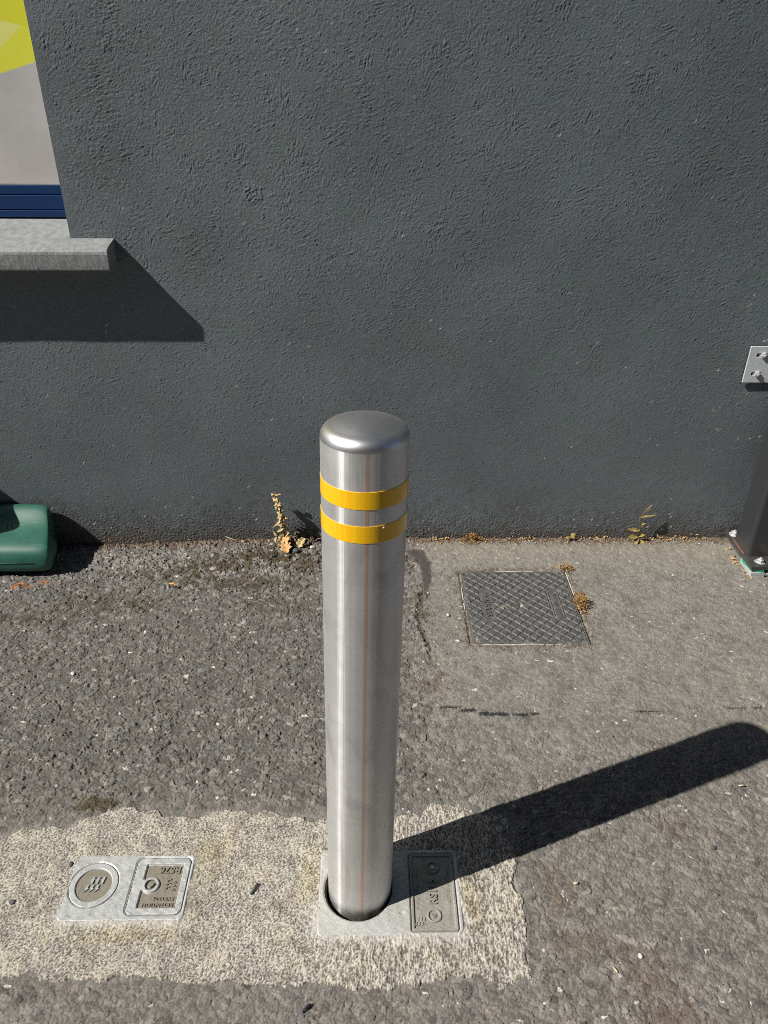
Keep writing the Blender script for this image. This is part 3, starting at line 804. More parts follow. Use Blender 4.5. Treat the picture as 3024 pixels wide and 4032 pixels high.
# ------------------------------------------------------------------ bollard
BX, BY, BR = -0.0240, -1.1330, 0.0563
def build_bollard():
    root = empty('bollard', (BX, BY, 0))
    root.rotation_euler = (R(-2.3), R(0.97), 0)
    tag(root, 'tall brushed stainless steel bollard with two amber reflective bands', 'bollard')
    ZS = 0.8755; cr = 0.0155
    prof = [(BR - .0012, -0.085), (BR - .0005, -0.02), (BR, -0.015), (BR, 0.10), (BR, 0.30), (BR, 0.50), (BR, 0.70), (BR, ZS - .0006)]
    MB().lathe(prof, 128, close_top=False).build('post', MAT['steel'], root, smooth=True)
    cap = [(BR, ZS - .0006), (BR, ZS)]
    for k in range(1, 9):
        t = k / 8 * math.pi / 2 * 0.86
        cap.append((BR - cr + cr * math.cos(t), ZS + cr * math.sin(t)))
    r0, z0 = cap[-1]
    for k in range(1, 13):
        q = 1 - k / 12.0
        r = r0 * q; cap.append((max(r, 1e-4), z0 + 0.0095 * (1 - q * q)))
    MB().lathe(cap, 128).build('cap', MAT['cap'], root, smooth=True)
    for (za, zb) in ((0.8000, 0.8240), (0.7520, 0.7760)):
        rb = BR + 0.0006
        b = MB(); b.lathe([(BR - .0003, za), (rb, za), (rb, (za + zb) / 2), (rb, zb), (BR - .0003, zb)], 128, close_top=False)
        b.build('reflective_band', MAT['tape'], root, smooth=False)
    # glint on the lower band, put in as a small white disc
    a = R(-64)
    st = MB(); st.lathe([(0.0016, 0), (0.0012, .0006), (0.0001, .0009)], 16)
    o = st.build('glint_dot', MAT['glint'], root, smooth=True)
    o.matrix_local = Matrix.Translation(((BR + .0006) * math.cos(a), (BR + .0006) * math.sin(a), 0.7725)) @ Vector((math.cos(a), math.sin(a), 0)).to_track_quat('Z', 'Y').to_matrix().to_4x4()
build_bollard()

# ------------------------------------------------------------------ cast socket plates (height fields with parts)
def hfield(name, box, step, h, keep, mat, parent, loc):
    x0, x1, y0, y1 = box
    xs = np.arange(x0, x1 + step / 2, step); ys = np.arange(y0, y1 + step / 2, step)
    X, Y = np.meshgrid(xs, ys)
    Zv = h(X, Y)
    k = keep((X[:-1, :-1] + X[1:, 1:]) / 2, (Y[:-1, :-1] + Y[1:, 1:]) / 2)
    P = np.stack([X - loc[0], Y - loc[1], Zv], -1)
    me = grid_mesh(name, xs, ys, P, k)
    return link_mesh(name, me, mat, parent, smooth=False)

BOLT_MARK = [(0.30, 1.0), (0.52, 1.0), (0.40, 0.55), (0.62, 0.50), (0.0, 0.0), (0.22, 0.40), (0.02, 0.46)]
FLAG_MARK = [(0.35, 0.62), (0.70, 0.55), (0.95, 1.0), (1.15, 1.0), (0.95, 0.0), (0.75, 0.0), (0.72, 0.42)]
def logo(mb, place, z0, z1):
    """three little lightning marks under three little flags"""
    for k in range(3):
        for mark, oy in ((BOLT_MARK, 0.0), (FLAG_MARK, 0.62)):
            poly = [place(k * 0.36 + a * 0.42, oy * 0.95 + b * 0.5) for a, b in mark]
            ar = sum(poly[i][0] * poly[(i + 1) % len(poly)][1] - poly[(i + 1) % len(poly)][0] * poly[i][1] for i in range(len(poly)))
            if ar < 0: poly = poly[::-1]
            mb.prism(poly, z0, z1)

def key_screw(parent, x, y, z, r, ang, rec):
    """raised ring boss with a triangular key head inside"""
    b = MB()
    b.lathe([(r, z - .003), (r, z + .0018), (r - .0012, z + .0026), (r * 0.80, z + .0026), (r * 0.72, z + .0006), (r * 0.72, z - .0032), (0.0002, z - .0034)], 40)
    o = b.build('screw_boss', MAT['cast_lid'], parent, smooth=False, loc=(x, y, 0))
    t = [(r * 0.40 * math.cos(ang + k * 2.0944 + s), r * 0.40 * math.sin(ang + k * 2.0944 + s)) for k in range(3) for s in (-0.28, 0.28)]
    m = MB(); m.prism(t, z - .0033, z + .0016)
    m.build('key_head', MAT['screw'], o, bevel=0.0004)

def build_socket_right():
    cx, cy = 0.029, -1.145
    root = empty('bollard_socket', (cx, cy, 0))
    tag(root, 'pale cast metal socket plate and lettered lid round the foot of the bollard', 'socket')
    LO = (0.0655, 0.1468, -1.2195, -1.0735, 0.004)
    ZT = 0.0030
    def h(X, Y):
        s = rrect(X, Y, *PLATE_R)
        z = np.full(X.shape, ZT) - 0.006 * sstep(-0.0035, 0.003, s)
        l = rrect(X, Y, *LO)
        z -= 0.0026 * sstep(0.0026, 0.0006, l)
        hh = np.hypot(X - HOLE[0], Y - HOLE[1]) - HOLE[2]
        z -= 0.002 * sstep(0.003, 0.0, hh)
        z += 0.00025 * np.sin(X * 310 + 2 * np.sin(Y * 170)) * np.sin(Y * 260) + 0.0006 * sstep(0.13, 0.145, X)
        z -= 0.0012 * sstep(0.0042, 0.0022, np.hypot((X - 0.0497) * 0.8, Y + 1.1866))
        for (a, b_, r) in ((0.044, -1.166, .002), (0.0415, -1.151, .0014), (0.057, -1.158, .0022), (0.03, -1.20, .0012), (-0.07, -1.2, .001)):
            z -= 0.0010 * sstep(r, r * 0.4, np.hypot(X - a, Y - b_))
        return z
    keep = lambda X, Y: (rrect(X, Y, *PLATE_R) < 0.003) & (np.hypot(X - HOLE[0], Y - HOLE[1]) > HOLE[2]) & (rrect(X, Y, *LO) > 0.0)
    hfield('plate', (PLATE_R[0] - .004, PLATE_R[1] + .004, PLATE_R[2] - .004, PLATE_R[3] + .004), 0.0007, h, keep, MAT['cast'], root, (cx, cy))
    # sleeve the bollard slides into
    sl = MB(); sl.lathe([(HOLE[2] - .0035, -0.20), (HOLE[2] - .0035, -0.004), (HOLE[2] + .0008, 0.0012)], 96, close_top=False)
    sl.lathe([(HOLE[2], -0.20), (0.001, -0.201)], 96)
    sl.build('sleeve', MAT['sleeve'], root, smooth=True, loc=(HOLE[0] - cx, HOLE[1] - cy, 0))
    LI = (LO[0] + .0006, LO[1] - .0006, LO[2] + .0006, LO[3] - .0006, .004)
    ZF = 0.0012
    def hl(X, Y):
        s = rrect(X, Y, *LI)
        z = np.full(X.shape, ZF)
        z += 0.0026 * sstep(-0.0052, -0.0045, s)               # raised lip
        z -= 0.006 * sstep(-0.0008, 0.0004, s)
        z += 0.00022 * np.sin(X * 400 + 3 * np.sin(Y * 150)) * np.sin(Y * 330)
        return z
    lid = hfield('lid', (LI[0] - .001, LI[1] + .001, LI[2] - .001, LI[3] + .001), 0.0006, hl, lambda X, Y: rrect(X, Y, *LI) < 0.0008, MAT['cast_lid'], root, (cx, cy))
    t = MB(); o = Vector((-cx, -cy))
    P = lambda x, y: (x - cx, y - cy)
    put_text(t, 'RS115', P(0.1122, -1.1708), (0, 1), (-1, 0), 0.047, 0.0145, ZF - .001, ZF + .0028)
    put_text(t, 'PATENT PROTECTED', P(0.0810, -1.1790), (0, 1), (-1, 0), 0.068, 0.0055, ZF - .001, ZF + .0007)
    put_text(t, 'WWW.EPEF-OF-SETTING', P(0.1357, -1.1990), (0, 1), (-1, 0), 0.097, 0.0052, ZF - .001, ZF + .0007)
    logo(t, lambda a, b: P(0.0715 + a * 0.0155, -1.2105 + b * 0.0155), ZF - .001, ZF + .0013)
    t.build('lettering', MAT['cast_lid'], lid)
    key_screw(lid, 0.1080 - cx, -1.1010 - cy, ZF, 0.0125, R(90), True)
    key_screw(lid, 0.1055 - cx, -1.1920 - cy, ZF, 0.0125, R(150), True)
build_socket_right()

def build_socket_left():
    cx, cy = -0.4365, -1.1335
    root = empty('socket_plate', (cx, cy, 0))
    tag(root, 'bright worn cast plate with closed round plug set in concrete, no bollard in it', 'socket')
    ZT = 0.0032
    DC = (-0.5000, -1.1290, 0.0435)
    LO = (-0.4325, -0.3335, -1.1865, -1.0760, 0.012)
    def h(X, Y):
        s = rrect(X, Y, *PLATE_L)
        z = np.full(X.shape, ZT) - 0.007 * sstep(-0.003, 0.003, s)
        dd = np.hypot(X - DC[0], Y - DC[1]) - DC[2]
        z -= 0.0016 * sstep(0.0022, 0.0002, dd)
        l = rrect(X, Y, *LO)
        z -= 0.0018 * sstep(0.0026, 0.0006, l)
        z += 0.0014 * sstep(-0.0075, 0.0, X + 0.3335) * 0.6
        z += 0.0002 * np.sin(X * 300 + 2 * np.sin(Y * 190)) * np.sin(Y * 240)
        return z
    keep = lambda X, Y: (rrect(X, Y, *PLATE_L) < 0.003) & (np.hypot(X - DC[0], Y - DC[1]) > DC[2]) & (rrect(X, Y, *LO) > 0)
    hfield('plate', (PLATE_L[0] - .004, PLATE_L[1] + .004, PLATE_L[2] - .004, PLATE_L[3] + .004), 0.0006, h, keep, MAT['cast_worn'], root, (cx, cy))
    # round plug with sunken earthy centre and raised mark
    rin = 0.0318
    def hd(X, Y):
        q = np.hypot(X - DC[0], Y - DC[1])
        z = np.full(X.shape, ZT - 0.0002) - 0.005 * sstep(DC[2] - .0016, DC[2] - .0002, q)
        z -= 0.0026 * sstep(rin + .0006, rin - .0006, q)
        return z
    plug = hfield('plug', (DC[0] - .0445, DC[0] + .0445, DC[1] - .0445, DC[1] + .0445), 0.0006, hd,
                  lambda X, Y: (np.hypot(X - DC[0], Y - DC[1]) < DC[2]) & (np.hypot(X - DC[0], Y - DC[1]) > rin - .0008), MAT['cast_worn'], root, (cx, cy))
    fl = MB(); fl.lathe([(rin - .0002, ZT - .0040), (rin - .0004, ZT - .0027), (0.0002, ZT - .0026)], 64)
    fl.build('recess_floor', MAT['dirt_floor'], plug, loc=(DC[0] - cx, DC[1] - cy, 0))
    P = lambda x, y: (x - cx, y - cy)
    t = MB(); logo(t, lambda a, b: P(-0.5135 + a * 0.0255, -1.1425 + b * 0.0265), ZT - .0035, ZT - .0002)
    t.build('raised_mark', MAT['cast_worn'], plug)
    # lid
    LI = (LO[0] + .0007, LO[1] - .0007, LO[2] + .0007, LO[3] - .0007, .0115)
    RC = (-0.4135, -0.3460, -1.1735, -1.0895, 0.0015)
    BO = (-0.3985, -1.1300)
    def hl(X, Y):
        s = rrect(X, Y, *LI)
        z = np.full(X.shape, ZT) - 0.006 * sstep(-0.0012, 0.0004, s)
        rec = np.maximum(rrect(X, Y, *RC), -(np.hypot(X - BO[0], Y - BO[1]) - 0.0150))
        rec = np.maximum(rec, -np.maximum(np.abs(Y - BO[1]) - 0.0105, X - BO[0]))
        z -= 0.0034 * sstep(0.0006, -0.0006, rec)
        z += 0.00025 * np.sin(X * 330 + 2 * np.sin(Y * 230)) * np.sin(Y * 290) + 0.0004 * sstep(-0.008, -0.002, s) * np.sin(X * 140 + Y * 230)
        return z
    rec_in = lambda X, Y: np.maximum(np.maximum(rrect(X, Y, *RC), -(np.hypot(X - BO[0], Y - BO[1]) - 0.0150)), -np.maximum(np.abs(Y - BO[1]) - 0.0105, X - BO[0]))
    bx = (LI[0] - .001, LI[1] + .001, LI[2] - .001, LI[3] + .001)
    lid = hfield('lid', bx, 0.0006, hl, lambda X, Y: (rrect(X, Y, *LI) < 0.0008) & (rec_in(X, Y) > -0.0012) & (np.hypot(X - BO[0], Y - BO[1]) > 0.0102), MAT['cast_worn'], root, (cx, cy))
    hfield('recess_floor', bx, 0.0006, lambda X, Y: np.full(X.shape, ZT - .0034) + 0.0002 * np.sin(X * 500 + 2 * np.sin(Y * 300)) * np.sin(Y * 450), lambda X, Y: rec_in(X, Y) <= -0.0008, MAT['dirt_floor'], lid, (cx, cy))
    b = MB(); b.lathe([(0.0106, ZT + .0001), (0.0098, ZT - .0004), (0.0096, ZT - .0038), (0.0002, ZT - .0038)], 40)
    so = b.build('screw_recess', MAT['dirt_floor'], lid, loc=(BO[0] - cx, BO[1] - cy, 0))
    tr = [(0.0058 * math.cos(R(20) + k * 2.0944 + s), 0.0058 * math.sin(R(20) + k * 2.0944 + s)) for k in range(3) for s in (-0.25, 0.25)]
    m = MB(); m.prism(tr, ZT - .0037, ZT + .0004); m.build('key_head', MAT['screw'], so, bevel=.0004)
    t = MB(); z0, z1 = ZT - .0038, ZT - .0012
    put_text(t, 'RS76', P(-0.3515, -1.0945), (-1, 0), (0, -1), 0.0375, 0.0130, z0, z1)
    put_text(t, 'SYSTEM', P(-0.3520, -1.1525), (-1, 0), (0, -1), 0.0355, 0.0068, z0, z1 - .0006)
    put_text(t, 'RETENTION', P(-0.3515, -1.1638), (-1, 0), (0, -1), 0.0540, 0.0068, z0, z1 - .0006)
    logo(t, lambda a, b: P(-0.3530 - b * 0.0185, -1.1405 + a * 0.0195), z0, z1)
    t.build('lettering', MAT['dirt_floor'], lid)
build_socket_left()

# ------------------------------------------------------------------ plastic inspection cover
def build_cover():
    x0, x1, y0, y1 = COVER
    cx, cy = (x0 + x1) / 2, (y0 + y1) / 2
    root = empty('inspection_cover', (cx, cy, 0))
    tag(root, 'square dark grey plastic inspection cover with raised diamond tread in the asphalt', 'cover')
    step = 0.00075
    pitch = 0.0303
    ZT = 0.0015
    xs = np.arange(x0 - .001, x1 + .001 + step / 2, step); ys = np.arange(y0 - .001, y1 + .001 + step / 2, step)
    X, Y = np.meshgrid(xs, ys)
    u = (X - x0 - 0.013) / pitch; v = (Y - y1 + 0.010) / pitch
    a = u + v; b = u - v
    fa = np.abs(a - np.round(a)); fb = np.abs(b - np.round(b))
    half = pitch / math.sqrt(2)
    pad = np.maximum(fa, fb) * half - (half / 2 - 0.0024)          # signed distance to pad edge, metres
    ins = rrect(X, Y, x0 + .0065, x1 - .0065, y0 + .005, y1 - .005, .002)
    pad = np.maximum(pad, ins)
    tb = rrect(X, Y, 0.2905, 0.3235, -0.3930, -0.2630, 0.001)
    lb = rrect(X, Y, 0.4765, 0.5115, -0.3960, -0.2620, 0.012)
    for q in (tb, lb): pad = np.maximum(pad, -q)
    for (hx, hy, r) in ((0.262, -0.1895, .008), (0.538, -0.1895, .008), (0.262, -0.470, .008), (0.536, -0.470, .008), (0.3965, -0.329, .0085)):
        pad = np.maximum(pad, -(np.hypot(X - hx, Y - hy) - r))
    z = ZT + 0.0022 * sstep(0.0006, -0.0006, pad)
    # oval badge: raised rim, flat inside
    ov = rrect(X, Y, 0.4790, 0.5090, -0.3890, -0.2690, 0.0149)
    z += 0.0020 * sstep(0.0005, -0.0005, np.abs(ov + 0.0022) - 0.0020)
    z += 0.0010 * sstep(0.0004, -0.0004, ov + 0.0062)
    for (hx, hy, r) in ((0.2625, -0.1895, .0035), (0.538, -0.1895, .003), (0.262, -0.470, .003), (0.536, -0.470, .003), (0.3985, -0.331, .0062), (0.356, -0.346, .0042)):
        z -= 0.006 * sstep(r + .0008, r - .0008, np.hypot(X - hx, Y - hy))
    wd = fft_noise(X.shape[0], X.shape[1], step, .004, .02, 171); w2 = fft_noise(X.shape[0], X.shape[1], step, .02, .1, 172)
    z -= 0.006 * sstep(-0.001, 0.0008, rrect(X, Y, x0, x1, y0, y1, .003))
    c3 = lambda r, g, b_: np.array([r, g, b_], np.float32)
    padm = sstep(0.0006, -0.0008, pad)[..., None]
    c = c3(.098, .097, .093) * (1 - padm) + c3(.080, .081, .081) * padm
    c = c * (1 + 0.10 * wd + 0.10 * w2)[..., None]
    dust = (sstep(0.2, 1.8, wd + 0.7 * w2) * 0.35 + 0.35 * sstep(0.07, 0.0, X - x0) * sstep(0.12, 0.0, Y - y0))[..., None]
    c = c * (1 - dust) + c3(.19, .18, .155) * dust
    for (hx, hy, r, cc) in ((0.3985, -0.331, .0062, (.42, .36, .30)), (0.350, -0.338, .010, (.17, .15, .12)), (0.538, -0.1895, .0035, (.3, .28, .24)), (0.262, -0.470, .0032, (.5, .5, .48))):
        m = sstep(r + .001, r - .001, np.hypot(X - hx, Y - hy) + .0015 * wd)[..., None]
        c = c * (1 - m) + np.array(cc, np.float32) * (1 + 0.25 * wd[..., None]) * m
    m = sstep(.0042, .0032, np.hypot(X - 0.3575, Y + 0.3475))[..., None]
    c = c * (1 - m) + c3(.01, .01, .01) * m
    keep = rrect(X, Y, x0, x1, y0, y1, .003)[:-1, :-1] < 0.0009
    me = grid_mesh('cover_plate', xs, ys, np.stack([X - cx, Y - cy, z], -1), keep, np.clip(c, .01, .8))
    pl = link_mesh('cover_plate', me, MAT['plastic_cover'], root)
    t = MB(); P = lambda x, y: (x - cx, y - cy)
    put_text(t, 'WAU-A.15', P(0.2995, -0.2785), (0, -1), (1, 0), 0.100, 0.0160, ZT - .001, ZT + .0032)
    t.build('lettering', MAT['letter'], pl); t = MB()
    put_text(t, 'wavin', P(0.4875, -0.2850), (0, -1), (1, 0), 0.087, 0.0125, ZT, ZT + .0030)
    t.build('badge_lettering', MAT['letter'], pl)
    # white edge of the frame showing in broken strips
    for q in (
        (0.274 - cx, 0.431 - cx, y0 - cy - .0050, y0 - cy - .0024, -.02, 0.0014),
        (0.436 - cx, 0.455 - cx, y0 - cy - .0052, y0 - cy - .0026, -.02, 0.0010),
        (0.462 - cx, 0.478 - cx, y0 - cy - .0055, y0 - cy - .0026, -.02, 0.0012),
        (x1 - cx + .0018, x1 - cx + .0042, -0.285 - cy, -0.180 - cy, -.02, 0.0014),
        (x0 - cx - .0048, x0 - cx - .0018, -0.306 - cy, -0.250 - cy, -.02, 0.0014),
        (x0 - cx - .0044, x0 - cx - .0020, -0.345 - cy, -0.320 - cy, -.02, 0.0008),
        (0.350 - cx, 0.425 - cx, y1 - cy + .0018, y1 - cy + .0040, -.02, 0.0010),
        (0.432 - cx, 0.462 - cx, y1 - cy + .0018, y1 - cy + .0036, -.02, 0.0008),):
        MB().box(*q).build('frame_edge', MAT['white_plastic'], root, bevel=.0005)
build_cover()

# ------------------------------------------------------------------ steel post, bracket
def hexbolt(mb_head, mb_washer, M, r=0.0095, hh=0.008, wr=0.0155, wt=0.0025):
    mb_washer.lathe([(wr, 0), (wr, wt * .7), (wr - .0008, wt), (0.001, wt)], 28, M=M)
    hx = [(r * math.cos(R(60 * k + 17)), r * math.sin(R(60 * k + 17))) for k in range(6)]
    hx2 = [(0.86 * a, 0.86 * b) for a, b in hx]
    v = [(a, b, wt) for a, b in hx] + [(a, b, wt + hh * .85) for a, b in hx] + [(a, b, wt + hh) for a, b in hx2]
    f = [tuple(range(12, 18))] + [(i, (i + 1) % 6, 6 + (i + 1) % 6, 6 + i) for i in range(6)] + [(6 + i, 6 + (i + 1) % 6, 12 + (i + 1) % 6, 12 + i) for i in range(6)]
    mb_head.add(v, f, M)
    mb_head.lathe([(r * .42, wt + hh), (r * .40, wt + hh + .004), (0.0005, wt + hh + .0045)], 14, M=M)

def build_post():
    x0, y0, y1 = 1.0775, -0.150, -0.058
    root = empty('steel_post', (1.1275, -0.104, 0))
    tag(root, 'black painted square steel post bolted to a base plate at the wall', 'post')
    ox, oy = -1.1275, 0.104
    # section with rounded corners
    w = y1 - y0; r = 0.012; poly = []
    for (ax, ay, t0) in ((x0 + .100 - r, y1 - r, 0), (x0 + r, y1 - r, 90), (x0 + r, y0 + r, 180), (x0 + .100 - r, y0 + r, 270)):
        for k in range(7):
            t = R(t0 + 90 * k / 6); poly.append((ax + r * math.cos(t) + ox, ay + r * math.sin(t) + oy))
    p = MB(); n = len(poly); zl = [0.034, 0.10, 0.3, 2.6]
    v = [(a, b, z) for z in zl for a, b in poly]
    f = [(i * n + k, i * n + (k + 1) % n, (i + 1) * n + (k + 1) % n, (i + 1) * n + k) for i in range(len(zl) - 1) for k in range(n)]
    f.append(tuple(3 * n + k for k in range(n)))
    p.add(v, f); p.build('column', MAT['post'], root, smooth=False)
    MB().box(1.0725 + ox, 1.262 + ox, -0.2020 + oy, -0.010 + oy, 0.0215, 0.0335).build('base_plate', MAT['post'], root, bevel=.0012)
    weld = MB()
    weld.tube([(x0 - .0015 + ox, y1 - .008 + oy, .0345), (x0 - .0015 + ox, y0 + .01 + oy, .0345)], [.0028, .0028], 8)
    weld.build('weld_seam', simple_mat('rusty_weld', (.16, .075, .045), .7, 0.1, .4, 200), root)
    gs = MB(); gs.add([(1.078 + ox, -0.198 + oy, .0150), (1.110 + ox, -0.2035 + oy, .0150), (1.104 + ox, -0.06 + oy, .0150), (1.070 + ox, -0.150 + oy, .0150),
                       (1.078 + ox, -0.198 + oy, .0205), (1.110 + ox, -0.2035 + oy, .0205), (1.104 + ox, -0.06 + oy, .0205), (1.070 + ox, -0.150 + oy, .0205)],
                      [(3, 2, 1, 0), (4, 5, 6, 7), (0, 1, 5, 4), (1, 2, 6, 5), (2, 3, 7, 6), (3, 0, 4, 7)])
    gs.build('shim', MAT['shim_green'], root)
    for (za, zb, dy, m) in ((0.0095, 0.0140, .003, 'shim_grey'), (0.0035, 0.0085, .0045, 'shim_grey'), (-0.004, 0.0025, .0045, 'shim_grey')):
        MB().box(1.0745 + ox, 1.1140 + ox, -0.2030 - dy * .4 + oy, -0.13 + oy, za, zb).build('shim', MAT[m], root, bevel=.0006)
    MB().box(1.118 + ox, 1.20 + ox, -0.2035 + oy, -0.13 + oy, 0.004, 0.0095).build('shim', MAT['shim_grey'], root, bevel=.0006)
    MB().box(1.085 + ox, 1.25 + ox, -0.19 + oy, -0.02 + oy, -0.006, 0.0212).build('grout_bed', MAT['dark_stone'], root)
    for (bx, by, tl) in ((1.1035, -0.1800, 8), (1.152, -0.183, 0), (1.0900, -0.034, 0), (1.235, -0.18, 0), (1.235, -0.034, 0)):
        hd, wa = MB(), MB()
        M = Matrix.Translation((bx + ox, by + oy, 0.0336)) @ Matrix.Rotation(R(tl), 4, 'Y') @ Matrix.Rotation(R(-6 if tl else 0), 4, 'X')
        hexbolt(hd, wa, M, .0095, .009, .0150)
        b = hd.build('bolt', MAT['bolt'], root, bevel=.0004)
        wa.build('washer', MAT['bolt'], b)
build_post()

def build_bracket():
    root = empty('wall_bracket', (1.06, 0, 0.56))
    tag(root, 'galvanised steel bracket plate bolted to the wall beside the black post', 'bracket')
    ox, oz = -1.06, -0.56
    # plate with two slotted holes: outline in x,z, holes cut by building a height-field style grid in the plane
    step = 0.001
    xs = np.arange(1.0045, 1.150, step); zs = np.arange(0.5105, 0.6115, step)
    X, Z = np.meshgrid(xs, zs)
    sl = [(1.0285, 0.5880), (1.0260, 0.5355)]
    keep = np.ones((len(zs) - 1, len(xs) - 1), bool)
    Xc = X[:-1, :-1] + step / 2; Zc = Z[:-1, :-1] + step / 2
    for (sx, sz) in sl:
        keep &= rrect(Xc, Zc, sx - .004, sx + .026, sz - .0052, sz + .0052, .005) > 0
    F = np.full(X.shape, -0.0058)
    me = grid_mesh('plate', xs, zs, np.stack([X + ox, F, Z + oz], -1), keep)
    bm = bmesh.new(); bm.from_mesh(me)
    bmesh.ops.solidify(bm, geom=bm.faces[:], thickness=-0.005)
    bm.to_mesh(me); bm.free()
    link_mesh('plate', me, MAT['galv'], root)
    MB().box(1.0055 + ox, 1.149 + ox, -0.0007, 0.0008, 0.5130 + oz, 0.6090 + oz).build('packing_strip', MAT['black_hole'], root)
    for (sx, sz, bx) in ((1.0285, 0.5880, 1.0435), (1.0260, 0.5355, 1.0395)):
        hd, wa = MB(), MB()
        M = Matrix.Translation((bx + ox, -0.0060, sz + oz)) @ Matrix.Rotation(R(90), 4, 'X')
        hexbolt(hd, wa, M, .0085, .008, .0120)
        b = hd.build('bolt', MAT['bolt'], root, bevel=.0004); wa.build('washer', MAT['bolt'], b)
    # arm of the bracket that runs out to the post
    MB().box(1.150 + ox, 1.158 + ox, -0.0578, -0.0045, 0.5105 + oz, 0.6105 + oz).build('arm', MAT['galv'], root, bevel=.001)
build_bracket()

# ------------------------------------------------------------------ green plastic container lying by the wall
def build_tank():
    root = empty('plastic_container', (-1.3, -0.1, -0.012))
    tag(root, 'scuffed green plastic container lying on the asphalt against the wall', 'container')
    sec = [(-0.020, -0.007), (-0.158, -0.007), (-0.170, 0.002), (-0.175, 0.022), (-0.174, 0.046), (-0.166, 0.065), (-0.148, 0.079), (-0.120, 0.087), (-0.085, 0.094),
           (-0.058, 0.108), (-0.036, 0.130), (-0.016, 0.135), (-0.004, 0.130), (-0.003, 0.02)]
    cy, cz = -0.088, 0.055
    st = [(-1.92, .55), (-1.915, .86), (-1.90, .96), (-1.86, 1.0), (-1.30, 1.0), (-1.03, 1.0), (-0.992, 1.0), (-0.972, .992), (-0.957, .962), (-0.949, .915), (-0.946, .86), (-0.944, .55), (-0.942, .05)]
    n = len(sec); V = []; F = []
    for (x, k) in st:
        for (y, z) in sec: V.append((x + 1.3 + max(0.0, -y - .03) * 0.24 * min(1.0, max(0.0, (x + 1.10) / .14)), cy + (y - cy) * k + .1, cz + (z - cz) * k + .012))
    for i in range(len(st) - 1):
        for j in range(n):
            j2 = (j + 1) % n
            F.append((i * n + j, (i + 1) * n + j, (i + 1) * n + j2, i * n + j2))
    F.append(tuple(range(n))); F.append(tuple((len(st) - 1) * n + j for j in range(n - 1, -1, -1)))
    me = bpy.data.meshes.new('body'); me.from_pydata(V, [], F)
    bm = bmesh.new(); bm.from_mesh(me); bmesh.ops.recalc_face_normals(bm, faces=bm.faces[:])
    bm.to_mesh(me); bm.free()
    o = link_mesh('body', me, MAT['tank'], root, smooth=True)
    md = o.modifiers.new('round', 'SUBSURF'); md.levels = 2; md.render_levels = 2
    rb = MB()
    for xx in (-1.052, -1.040):
        rb.tube([(xx + 1.3, -0.083 + .1, .0945 + .012), (xx + .004 + 1.3, -0.048 + .1, .107 + .012)], [.0028, .0028], 8)
    rb.build('moulded_rib', MAT['tank'], root, smooth=True)
    sm = MB(); sm.tube([(-1.86 + 1.3, -0.1755 + .1, .034 + .012), (-1.05 + 1.3, -0.1755 + .1, .034 + .012), (-0.985 + 1.3 + .03, -0.1752 + .1, .034 + .012)], [.0012, .0012, .0010], 6)
    sm.build('mould_seam', MAT['tank'], root, smooth=True)
    # taller neck end of the container, further left
    nk = MB(); nk.box(-1.92 + 1.3, -1.31 + 1.3, -0.20 + .1, -0.03 + .1, 0.10, 0.44)
    nk.build('raised_end', MAT['tank'], root, bevel=.025, segs=3, smooth=True)
build_tank()

# ------------------------------------------------------------------ weeds, leaves, litter, loose stones
def leaf_geo(mb, base, direction, normal, L, W, curl=0.3, seg=5):
    d = Vector(direction).normalized(); nrm = Vector(normal).normalized()
    s = d.cross(nrm).normalized(); nrm = s.cross(d).normalized()
    v = []; f = []
    for i in range(seg + 1):
        t = i / seg
        w = W * math.sin(math.pi * min(0.97, 0.06 + 0.94 * t)) ** 0.8
        c = Vector(base) + d * L * t - nrm * curl * L * t * t
        fold = 0.25 * w
        v += [c - s * w / 2 + nrm * fold, c, c + s * w / 2 + nrm * fold]
    for i in range(seg):
        a = i * 3
        f += [(a, a + 1, a + 4, a + 3), (a + 1, a + 2, a + 5, a + 4)]
    mb.add(v, f)

def rv(s=1.0): return Vector((random.uniform(-s, s), random.uniform(-s, s), random.uniform(-s, s)))

